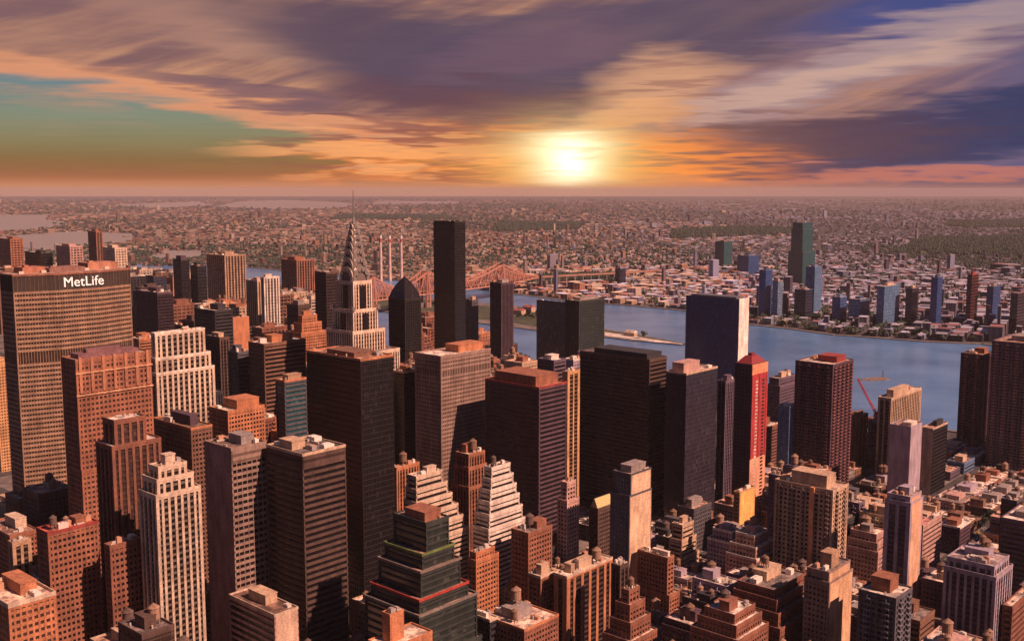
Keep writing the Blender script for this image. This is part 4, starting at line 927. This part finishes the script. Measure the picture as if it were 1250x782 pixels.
for idx, q in enumerate(vis[:NIND]):
    r, h = q['rect'], q['h']; cu, cv = (r[0] + r[2]) / 2, (r[1] + r[3]) / 2; X, Y = from_uv(cu, cv); w, dp = r[2] - r[0], r[3] - r[1]
    mid = (q['px'][0] + q['px'][1]) / 2
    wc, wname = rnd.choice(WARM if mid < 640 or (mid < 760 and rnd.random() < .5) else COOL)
    st = rnd.choice(('grid', 'grid', 'grid', 'band', 'vert', 'balc' if h > 50 else 'grid', 'glass' if wc in ('char', 'slate', 'plum', 'dbrown') else 'grid'))
    far = q['near'] > 1500; o = dict(fl=5.5 if far else 3.6, tanks=0 if h > 110 else rnd.choice((0, 1, 1, 2)))
    if far: o['bay'] = 6
    T = [(h, -w / 2, -dp / 2, w / 2, dp / 2)]; step = ''
    if h > 32 and w > 20 and rnd.random() < .4 and wc not in ('char',):
        k = rnd.randint(1, 3); s = min(w, dp) * .07; T = []
        for j in range(k + 1):
            g_ = s * (k - j); T.append((h - j * h * .13, -w / 2 + g_, -dp / 2 + g_, w / 2 - g_, dp / 2 - g_))
        step = 'stepped '
    big = 'tall ' if h > 80 else 'low ' if h < 26 else 'mid height '
    kind = {'band': 'banded', 'vert': 'striped', 'balc': 'balconied', 'grid': '', 'glass': 'glassy'}[st]
    nm = 'apartment_building' if st in ('balc', 'grid') else 'office_building'
    roofc = rnd.choice([((.72, .6, .52), 'pale'), ((.20, .16, .15), 'dark'), ((.45, .28, .21), 'brown'), ((.5, .42, .36), 'grey')])
    o['roofc'] = roofc[0]
    f = ['', f" with {roofc[1]} roof", f" with {roofc[1]} roof and water tank" if o['tanks'] else f" with {roofc[1]} tankless roof"]
    lab = label_for(q, (big + step + wname + ' ' + (kind + ' ' if kind else '') + ('block' if h < 60 else 'tower')), f)
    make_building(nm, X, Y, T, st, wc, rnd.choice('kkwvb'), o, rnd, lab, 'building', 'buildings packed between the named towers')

# everything smaller and farther: one mass per district
class Mass:
    def __init__(s): s.v = []; s.f = []; s.c = []
    def box(s, cx, cy, w, d, h, ang, wall, roof, z0=0):
        c_, n_ = math.cos(ang), math.sin(ang); n = len(s.v)
        for z in (z0, h):
            for (i, j) in ((-1, -1), (1, -1), (1, 1), (-1, 1)):
                a, b_ = i * w / 2, j * d / 2; s.v.append((cx + a * c_ - b_ * n_, cy + a * n_ + b_ * c_, z))
        s.f += [(n, n + 1, n + 5, n + 4), (n + 1, n + 2, n + 6, n + 5), (n + 2, n + 3, n + 7, n + 6), (n + 3, n, n + 4, n + 7), (n + 4, n + 5, n + 6, n + 7)]
        s.c += [wall] * 4 + [roof]
    def build(s, name, mat, label):
        me = bpy.data.meshes.new(name); me.from_pydata(s.v, [], s.f); me.materials.append(mat)
        ca = me.color_attributes.new('Col', 'FLOAT_COLOR', 'CORNER')
        ca.data.foreach_set('color', np.repeat(np.array([tuple(c_) + (1,) for c_ in s.c], dtype=np.float32), 4, axis=0).ravel())
        o = link(name, me); tag(o, label, 'buildings', None, 'stuff'); return o
RO = [(.85, .74, .66), (.8, .66, .56), (.66, .54, .47), (.42, .32, .27), (.18, .13, .12), (.09, .075, .075), (.12, .09, .08), (.5, .33, .26), (.30, .13, .09), (.75, .66, .6)]
WA = [(.34, .16, .10), (.40, .27, .19), (.2, .1, .07), (.5, .4, .33), (.10, .07, .065), (.24, .18, .17)]
ms = Mass()
for q in vis[NIND:]:
    r, h = q['rect'], q['h']; X, Y = from_uv((r[0] + r[2]) / 2, (r[1] + r[3]) / 2); w, dp = r[2] - r[0], r[3] - r[1]
    wa = rnd.choice(WA); ms.box(X, Y, w, dp, h, ROT, wa, rnd.choice(RO)); 
    for k in range(2): ms.box(X + rnd.uniform(-.25, .25) * w, Y + rnd.uniform(-.25, .25) * dp, rnd.uniform(.12, .35) * w, rnd.uniform(.12, .35) * dp, h + rnd.uniform(3, 8), ROT, rnd.choice(WA), rnd.choice(RO), h - .1)
if ms.v: ms.build('distant_city_blocks', CTY, 'mass of small city blocks glimpsed between the near towers')

# far bank and beyond
qu = np.array([to_uv(*p) for p in qshore]); od = np.argsort(qu[:, 1]); qu = qu[od]
def far_side(X, Y):
    v, u = to_uv(X, Y); return v > np.interp(u, qu[:, 1], qu[:, 0]) + 26
wet = [[ground_pt(*p) for p in pts] for pts in ([(-60, 262), (60, 262), (84, 274), (40, 281), (-60, 284)], [(-40, 292), (60, 284), (95, 282), (160, 285), (166, 294), (60, 306), (-40, 310)],
       [(178, 316), (196, 306), (250, 305), (252, 313), (220, 318)], [(262, 252), (290, 246), (350, 244), (420, 247), (440, 250), (410, 254), (330, 255)], [(440, 249), (470, 245), (560, 246), (560, 249)], [(120, 250), (240, 246), (262, 250), (200, 254)])]
green = [[ground_pt(*p) for p in pts] for pts in ([(820, 292), (980, 286), (985, 279), (900, 277), (820, 281)], [(1085, 310), (1260, 312), (1260, 288), (1130, 290)], [(600, 283), (700, 281), (720, 272), (610, 271)],
         [(1150, 277), (1260, 279), (1260, 268), (1160, 270)], [(640, 350), (760, 344), (750, 336), (660, 338)], [(400, 268), (560, 268), (540, 263), (420, 262)])]
ms = Mass(); tr = MB(); n = 0
def clump(mb, x, y, r, z):
    for k in range(3):
        ox, oy, oz = rnd.uniform(-r, r), rnd.uniform(-r, r), rnd.uniform(0, r * .6); s = r * rnd.uniform(.5, .9); i = len(mb.v)
        jt = lambda: rnd.uniform(.7, 1.25)
        mb.v += [(x + ox + s * jt(), y + oy, z + oz), (x + ox, y + oy + s * jt(), z + oz), (x + ox - s * jt(), y + oy, z + oz), (x + ox, y + oy - s * jt(), z + oz), (x + ox, y + oy, z + oz + s * jt()), (x + ox, y + oy, max(.3, z + oz - s))]
        mb.f += [(i, i + 1, i + 4), (i + 1, i + 2, i + 4), (i + 2, i + 3, i + 4), (i + 3, i, i + 4), (i + 1, i, i + 5), (i + 2, i + 1, i + 5), (i + 3, i + 2, i + 5), (i, i + 3, i + 5)]
LICR = [q['rect'] for q in HER if q['d'] > 2100]
for it in range(80000):
    if n > 30000: break
    py = 244 + (rnd.random() ** 1.15) * 172; px_ = rnd.uniform(-110, 1360)
    X, Y = ground_pt(px_, py)
    if not far_side(X, Y) and not (px_ < 430 and Y > 4300): continue
    if any(in_poly(X, Y, P) for P in wet): continue
    cell = (int(X // 1900), int(Y // 1700)); ang = ROT + ((cell[0] * 7 + cell[1] * 13) % 5 - 2) * .22
    c_, s_ = math.cos(ang), math.sin(ang); a, b_ = X * c_ + Y * s_, -X * s_ + Y * c_
    blkp = 70 if Y < 5000 else 140 if Y < 9000 else 300
    b_ = round(b_ / blkp) * blkp + rnd.choice((-.3, -.12, .12, .3) if blkp > 100 else (-.22, .22)) * blkp
    if abs((a / (blkp * 3)) % 1 - .5) > .48: continue
    X, Y = a * c_ - b_ * s_, a * s_ + b_ * c_
    g_ = any(in_poly(X, Y, P) for P in green); dr = random.Random(int(X // 900) * 131 + int(Y // (700 + Y * .08)) * 17); tsh, brt, big_ = dr.choice((.03, .06, .12, .2, .4)), dr.uniform(.55, 1.12), dr.choice((.8, 1, 1, 1.5))
    if g_ or rnd.random() < tsh:
        clump(tr, X, Y, 6 + Y * .0009, 5); continue
    if not far_side(X, Y) and not Y > 4300: continue
    v_, u_ = to_uv(X, Y)
    if any(q[0] - 25 < v_ < q[2] + 25 and q[1] - 25 < u_ < q[3] + 25 for q in LICR): continue
    s = Y * .0024 * big_; w, dd = s * rnd.uniform(.6, 2.0) + 5, s * rnd.uniform(.5, 1.4) + 4
    h = rnd.uniform(5, 10)
    if Y < 4200 and px_ > 560 and rnd.random() < .22: w *= 2.4; dd *= 2.0; h = rnd.uniform(8, 16); rf = rnd.choice([(.66, .54, .47), (.78, .7, .65), (.55, .48, .45), (.5, .2, .15)])
    else: rf = rnd.choice(RO)
    if rnd.random() < .025: h = rnd.uniform(15, 34)
    if rnd.random() < .004: h = rnd.uniform(45, 75); w, dd = w * .7, dd * .7
    wl = rnd.choice(WA)
    if px_ > 800 + rnd.uniform(-200, 200): wl = (wl[0] * .55, wl[1] * .75, wl[2] * 1.35); rf = (rf[0] * .82, rf[1] * .92, rf[2] * 1.25)  # blue of the shade tinted into wall and roof colours on the right
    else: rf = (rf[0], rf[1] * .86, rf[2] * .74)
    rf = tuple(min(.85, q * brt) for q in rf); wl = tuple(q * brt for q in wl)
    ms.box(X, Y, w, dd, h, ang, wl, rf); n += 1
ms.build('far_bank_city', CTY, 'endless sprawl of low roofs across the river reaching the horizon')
for P in green:
    xs_, ys_ = [p[0] for p in P], [p[1] for p in P]; k = 0
    for it in range(3000):
        X, Y = rnd.uniform(min(xs_), max(xs_)), rnd.uniform(min(ys_), max(ys_))
        if in_poly(X, Y, P): clump(tr, X, Y, 8 + Y * .0007, 6); k += 1
        if k > 420: break
o = build(tr, 'distant_trees', LEF, None, (.75, .85, .9)); tag(o, 'dark green tree masses scattered among the far roofs', 'trees', None, 'stuff')

# ------------------------------------------------------------------ bridge
def atpx(px, Y): return ((px - 625) / FPX * (Y * cp + 270 * sp_), Y)
BR = [np.array(atpx(368, 2420)), np.array(atpx(452, 2620)), np.array(atpx(518, 2790)), np.array(atpx(610, 3060))]
root = empty('truss_bridge', (BR[2][0], BR[2][1], 0)); tag(root, 'long terracotta steel truss bridge with peaked towers crossing the river', 'bridge')
base = BR[2]; TC = (.46, .21, .15)
def lp(p, z): return (float(p[0] - base[0]), float(p[1] - base[1]), z)
for k, p in enumerate(BR):
    d = (BR[min(k + 1, 3)] - BR[max(k - 1, 0)]); d = d / np.linalg.norm(d); nn = np.array([-d[1], d[0]]); t = MB()
    for s in (-1, 1):
        for e in (-5, 5):
            t.bar(lp(p + nn * 14 * s + d * e * 1.6, 0), lp(p + nn * 12 * s + d * e * .5, 98), 4.5)
        t.bar(lp(p + nn * 12 * s, 96), lp(p + nn * 12 * s, 112), 1.4)
        for z in (18, 34, 66, 84): t.bar(lp(p + nn * 13 * s - d * 6, z), lp(p + nn * 13 * s + d * 6, z + 12), 1.4)
    for z in (30, 52, 76, 95): t.bar(lp(p + nn * 13, z), lp(p - nn * 13, z), 2.4)
    build(t, 'bridge_tower', MTL, root, (.38, .17, .13))
    pm = MB(); q0 = lp(p, 0); pm.box(q0[0] - 16, q0[1] - 12, -.5, q0[0] + 16, q0[1] + 12, 14); build(pm, 'pier', MAS, root, (.4, .33, .3))
ends = [BR[0] - (BR[1] - BR[0]) * .9] + BR + [np.array(atpx(652, 3300))]
for k in range(5):
    p, q = ends[k], ends[k + 1]; ln = np.linalg.norm(q - p); d = (q - p) / ln; nn = np.array([-d[1], d[0]]); t = MB(); ns = max(6, int(ln / 16)); dk = MB()
    def top(f):
        a, b_ = (96 if k > 0 else 46), (96 if k < 4 else 46)
        sag = 4 * (f - .5) ** 2
        if k in (0, 4): return 46 + 50 * ((f if k == 0 else 1 - f)) ** 1.6
        return 60 + 36 * abs(2 * f - 1) ** 1.35
    for s in (-1, 1):
        for j in range(ns):
            f0, f1 = j / ns, (j + 1) / ns; a, b_ = p + d * ln * f0 + nn * 12 * s, p + d * ln * f1 + nn * 12 * s
            t.bar(lp(a, top(f0)), lp(b_, top(f1)), 3.4); t.bar(lp(a, 38), lp(b_, 38), 3.4); t.bar(lp(a, 38), lp(a, top(f0)), 2.2)
            if j % 2: t.bar(lp(a, 38), lp(b_, top(f1)), 2.0)
            else: t.bar(lp(a, top(f0)), lp(b_, 38), 2.0)
    for z in (38, 45): 
        i = len(dk.v)
        for (c1, zz) in ((p, z), (q, z)):
            for s, dz in ((-1, 0), (1, 0), (1, 1.6), (-1, 1.6)): dk.v.append(lp(c1 + nn * 13.5 * s, zz + dz))
        for a in range(4): dk.f.append((i + a, i + (a + 1) % 4, i + 4 + (a + 1) % 4, i + 4 + a))
    build(t, 'truss_span', MTL, root, TC); build(dk, 'deck', MTL, root, (.3, .15, .11))
AP = [(ends[-1], 40), (np.array(atpx(700, 3460)), 34), (np.array(atpx(760, 3640)), 27), (np.array(atpx(806, 3900)), 18)]
t = MB(); pm = MB()
for (p, z0), (q, z1) in zip(AP[:-1], AP[1:]):
    ln = np.linalg.norm(q - p); d = (q - p) / ln; nn = np.array([-d[1], d[0]]); i = len(t.v)
    for c1, z in ((p, z0), (q, z1)):
        for s, dz in ((-1, -3), (1, -3), (1, 1), (-1, 1)): t.v.append(lp(c1 + nn * 11 * s, z + dz))
    for a in range(4): t.f.append((i + a, i + (a + 1) % 4, i + 4 + (a + 1) % 4, i + 4 + a))
    for j in range(int(ln / 40)):
        c1 = p + d * 40 * j; zz = z0 + (z1 - z0) * 40 * j / ln
        for s in (-8, 8): pm.bar(lp(c1 + nn * s, 0), lp(c1 + nn * s, zz - 2), 3)
build(t, 'approach_deck', MAS, root, (.36, .19, .15)); build(pm, 'approach_pier', MAS, root, (.36, .28, .25))

# chimneys of the power station
for k, (px, y) in enumerate(((465, 287), (476, 288), (490, 288))):
    X, Y = atpx(px, 3600 + 15 * k); zt = CAMH - 3600 * math.tan(PITCH + math.atan((y - 391) / FPX))
    r = empty('chimney_stack', (X, Y, 0)); tag(r, 'tall red and white banded chimney in a row beyond the truss bridge' if k < 3 else 'shorter chimney at the right end of the banded row', 'chimney', 'power station chimneys')
    build(MB().cyl(0, 0, 0, 5.5, zt * .86, 4.0, 16), 'shaft', MAS, r, (.66, .48, .42)); build(MB().cyl(0, 0, zt * .86, 4.3, zt * .93, 4.0, 16), 'red_band', MAS, r, (.5, .06, .05)); build(MB().cyl(0, 0, zt * .93, 4.3, zt, 4.0, 16), 'white_band', MAS, r, (.8, .75, .7))

# ------------------------------------------------------------------ trees
def crown_mesh(seed, r, h):
    q = random.Random(seed); mb = MB()
    lobes = [(q.uniform(-.55, .55) * r, q.uniform(-.55, .55) * r, h * q.uniform(.45, .85), r * q.uniform(.35, .6)) for _ in range(9)]
    for (lx, ly, lz, lr) in lobes:
        for k in range(48):
            th, ph = q.uniform(0, 6.283), math.acos(q.uniform(-1, 1)); rr = lr * q.uniform(.6, 1.1)
            c_ = Vector((lx + rr * math.sin(ph) * math.cos(th), ly + rr * math.sin(ph) * math.sin(th), lz + rr * math.cos(ph) * .8)); s = q.uniform(.35, .9)
            a = Vector((q.gauss(0, 1), q.gauss(0, 1), q.gauss(0, 1))).normalized() * s; b_ = a.orthogonal().normalized() * s; n = len(mb.v)
            mb.v += [tuple(c_ - a), tuple(c_ + b_), tuple(c_ + a), tuple(c_ - b_)]; mb.f.append((n, n + 1, n + 2, n + 3))
    return mb.mesh('crown', LEF)
CR = [crown_mesh(k, 4.2 + k % 3, 10 + k % 2 * 2) for k in range(5)]
tk = MB().cyl(0, 0, 0, .45, 5, .28, 7)
for (a, b_) in ((1.8, .5), (-1.5, 1.2), (.3, -1.9)): tk.bar((0, 0, 3.6), (a, b_, 7), .26)
TRK = tk.mesh('trunk', BRK)
def tree(X, Y, z, lab, grp, s=1.0):
    r = empty('tree', (X, Y, z), rnd.uniform(0, 6)); r.scale = (s,) * 3; tag(r, lab, 'tree', grp); link('trunk', TRK, r); link('crown', rnd.choice(CR), r, (rnd.uniform(.8, 1.6), rnd.uniform(.8, 1.3), .9))
lawn = shrink(isl, .3)
for k in range(300):
    px, py = rnd.uniform(628, 800), rnd.uniform(374, 418); X, Y = ground_pt(px, py)
    if in_poly(X, Y, lawn) and rnd.random() < (.5 if px < 690 else .12): tree(X, Y, 2.0, 'small leafy tree on the lawn of the river island', 'trees on the river island', rnd.uniform(1, 1.7))
for a, b_ in zip(qshore[1:10], qshore[2:11]):
    a, b_ = np.array(a), np.array(b_); ln = np.linalg.norm(b_ - a)
    if ln > 700: continue
    for k in range(int(ln / 26)):
        p = a + (b_ - a) * rnd.random() + vx * rnd.uniform(14, 40); tree(p[0], p[1], 0, 'small leafy tree along the far river bank', 'trees along the far bank', rnd.uniform(1, 1.6))
for k in range(26):
    px = rnd.choice((rnd.uniform(1185, 1250), rnd.uniform(1130, 1180))); cv_, cu_ = to_uv(*ground_pt(px, 640)); X, Y = from_uv(cv_, AVU + rnd.choice((-11, 11)))
    tree(X, Y, .15, 'small street tree lining the diagonal avenue', 'trees along the diagonal avenue', rnd.uniform(.7, 1.1))
# island buildings
for k, (px, py, w, dd, h, cl, lab) in enumerate(((700, 403, 60, 26, 12, (.6, .5, .42), 'long pale block on the narrow river island'), (632, 384, 40, 18, 10, (.35, .12, .1), 'red roofed house among island trees'), (646, 381, 30, 18, 12, (.35, .12, .1), 'twin gabled red house among island trees'), (770, 411, 26, 12, 8, (.7, .6, .5), 'white shed on the bare end of the island'))):
    X, Y = ground_pt(px, py); r = empty('island_building', (X, Y, 2), ROT + R(90)); tag(r, lab, 'building'); m_ = MB().box(-w / 2, -dd / 2, -.5, w / 2, dd / 2, h)
    for i in range(int(w / 5)): m_.box(-w / 2 + 1.5 + i * 5, -dd / 2 - .25, 0, -w / 2 + 3 + i * 5, -dd / 2 + .1, h - 1)
    build(m_, 'wall', MAS, r, (.5, .36, .27)); build(MB().frus((-w / 2 - .5, -dd / 2 - .5, w / 2 + .5, dd / 2 + .5), h + .01, (-w / 2 + 2, -1, w / 2 - 2, 1), h + 5), 'roof', ROF, r, cl)

# ------------------------------------------------------------------ islet, crane, cars
X, Y = ground_pt(1068, 463); r = empty('rock_islet', (X, Y, 0), R(8)); tag(r, 'small bare rocky islet with a beacon mast in the river', 'islet')
q = random.Random(5); m_ = MB(); P = [(27 * math.cos(t) * q.uniform(.85, 1.1), 9 * math.sin(t) * q.uniform(.8, 1.2)) for t in [i * math.tau / 22 for i in range(22)]]
for k, (s, z) in enumerate(((1, -.5), (.93, 1.2), (.7, 2.2), (.4, 3.2))):
    for (a, b_) in P: m_.v.append((a * s * q.uniform(.93, 1.07), b_ * s * q.uniform(.9, 1.1), z + q.uniform(-.3, .4)))
for k in range(3):
    for i in range(22): j = (i + 1) % 22; m_.f.append((k * 22 + i, k * 22 + j, k * 22 + 22 + j, k * 22 + 22 + i))
m_.f.append(tuple(66 + i for i in range(22)))
build(m_, 'rock', MAS, r, (.20, .15, .12))
b2 = MB()
for (i, j) in ((-1, -1), (1, -1), (1, 1), (-1, 1)): b2.bar((14 + i * 1.5, j * 1.5, 1), (14 + i * .5, j * .5, 13), .3)
for z in (4, 7, 10): b2.box(12.8, -1.2, z, 15.2, 1.2, z + .3, True)
build(b2.box(13, -1, 12.6, 15, 1, 15), 'beacon_mast', MTL, r, (.3, .12, .1))
def pt3(px, py, Y): d = ray(px, py); t = Y / d[1]; return Vector((d[0] * t, Y, CAMH + d[2] * t))
cb = next(h for h in HER if h['xs'][0] == 1060); a, b_ = pt3(1070, 506, 1195), pt3(1047, 462, 1180)
r = empty('tower_crane', (a.x, a.y, 0)); tag(r, 'red lattice crane with raised jib against the river', 'crane')
def lattice(p, q_, w, name, n):
    m_ = MB(); p, q_ = Vector(p), Vector(q_); d = (q_ - p).normalized(); s = d.cross(Vector((0, 1, 0)));  s = s.normalized() if s.length > .01 else Vector((1, 0, 0)); u = d.cross(s); C4 = [s * w + u * w, -s * w + u * w, -s * w - u * w, s * w - u * w]
    for c_ in C4: m_.bar(p + c_, q_ + c_ * .7, .5)
    for k in range(n):
        f0, f1 = k / n, (k + 1) / n
        for i in range(4): m_.bar(p.lerp(q_, f0) + C4[i], p.lerp(q_, f1) + C4[(i + 1) % 4] * .95, .28)
    return build(m_, name, MTL, r, (.62, .05, .06))
zt = cb['z']; o3 = Vector((a.x, a.y, 0))
lattice((0, 0, 0), (0, 0, a.z + 4), 1.1, 'mast', 40); lattice((0, 0, a.z), b_ - o3, .9, 'jib', 16)
build(MB().box(-1.5, -1.5, a.z - 1, 7, 1.5, a.z + 3, True), 'counterweight', MTL, r, (.5, .08, .07))
b3 = MB().bar((0, 0, a.z + 4), tuple(b_ - o3), .25).bar((0, 0, a.z + 4), (6, 0, a.z + 2), .3); build(b3, 'cable', MTL, r, (.2, .1, .1))
def car_mesh():
    b_ = MB().frus((-2.2, -.9, 2.2, .9), .35, (-2.15, -.88, 2.15, .88), .85); b_.frus((-1.5, -.8, 1.2, .8), .85, (-1.0, -.68, .7, .68), 1.42); return b_.mesh('body', CAR)
CM = car_mesh(); cg = MB().frus((-1.52, -.82, 1.22, .82), .9, (-1.12, -.72, .82, .72), 1.3).mesh('car_window', GLS)
wh = MB()
for (x_, y_) in ((-1.35, -.8), (1.35, -.8), (1.35, .8), (-1.35, .8)): wh.frus((x_ - .32, y_ - .12, x_ + .32, y_ + .12), .02, (x_ - .28, y_ - .12, x_ + .28, y_ + .12), .62)
WHM = wh.mesh('wheel_set', CAR)
va, vb = to_uv(*ground_pt(1165, 672))[0], to_uv(*ground_pt(1262, 608))[0]
ln_ = MB()
for k in range(34):
    v = va + (vb - va) * (k + rnd.uniform(-.3, .3)) / 34; u = AVU + rnd.choice((-7.2, -7.2, -2.4, 2.4, 7.2)); X, Y = from_uv(v, u)
    cn, cl = rnd.choice((('yellow', (.75, .42, .03)), ('yellow', (.75, .42, .03)), ('white', (.75, .73, .7)), ('black', (.02, .02, .02)), ('grey', (.3, .3, .3)), ('red', (.4, .03, .03))))
    r = empty('car', (X, Y, .02), ROT); tag(r, f'small {cn} car on the diagonal avenue at the right side', 'car', f'{cn} cars on the avenue'); link('body', CM, r, cl); link('car_window', cg, r, (.02, .02, .025)); link('wheel', WHM, r, (.02, .02, .02))
for k in range(60):
    v = va - 100 + k * 9
    for u in (AVU - 4.8, AVU + 4.8): ln_.prism(corners(v, u - .1, v + 4, u + .1), .016, .022)
    ln_.prism(corners(v, AVU - .12, v + 8.6, AVU + .12), .016, .022)
struct(build(ln_, 'street_markings', LIN))

# ------------------------------------------------------------------ air
m = bpy.data.materials.new('haze'); m.use_nodes = True; m.node_tree.nodes.clear(); N, L = m.node_tree.nodes, m.node_tree.links
pv = N.new('ShaderNodeVolumePrincipled'); pv.inputs['Color'].default_value = HAZE_COL; pv.inputs['Density'].default_value = HAZE_DEN; pv.inputs['Anisotropy'].default_value = 0.0
oo = N.new('ShaderNodeOutputMaterial'); L.new(pv.outputs[0], oo.inputs['Volume'])
hz = MB().box(-FARX - 500, -3500, -1.5, FARX + 500, FARY + 500, 330, True); h_ = build(hz, 'haze', m); h_['kind'] = 'stuff'
for o in C.objects:
    if o.type == 'MESH' and o.name.startswith('haze'): o.visible_shadow = True
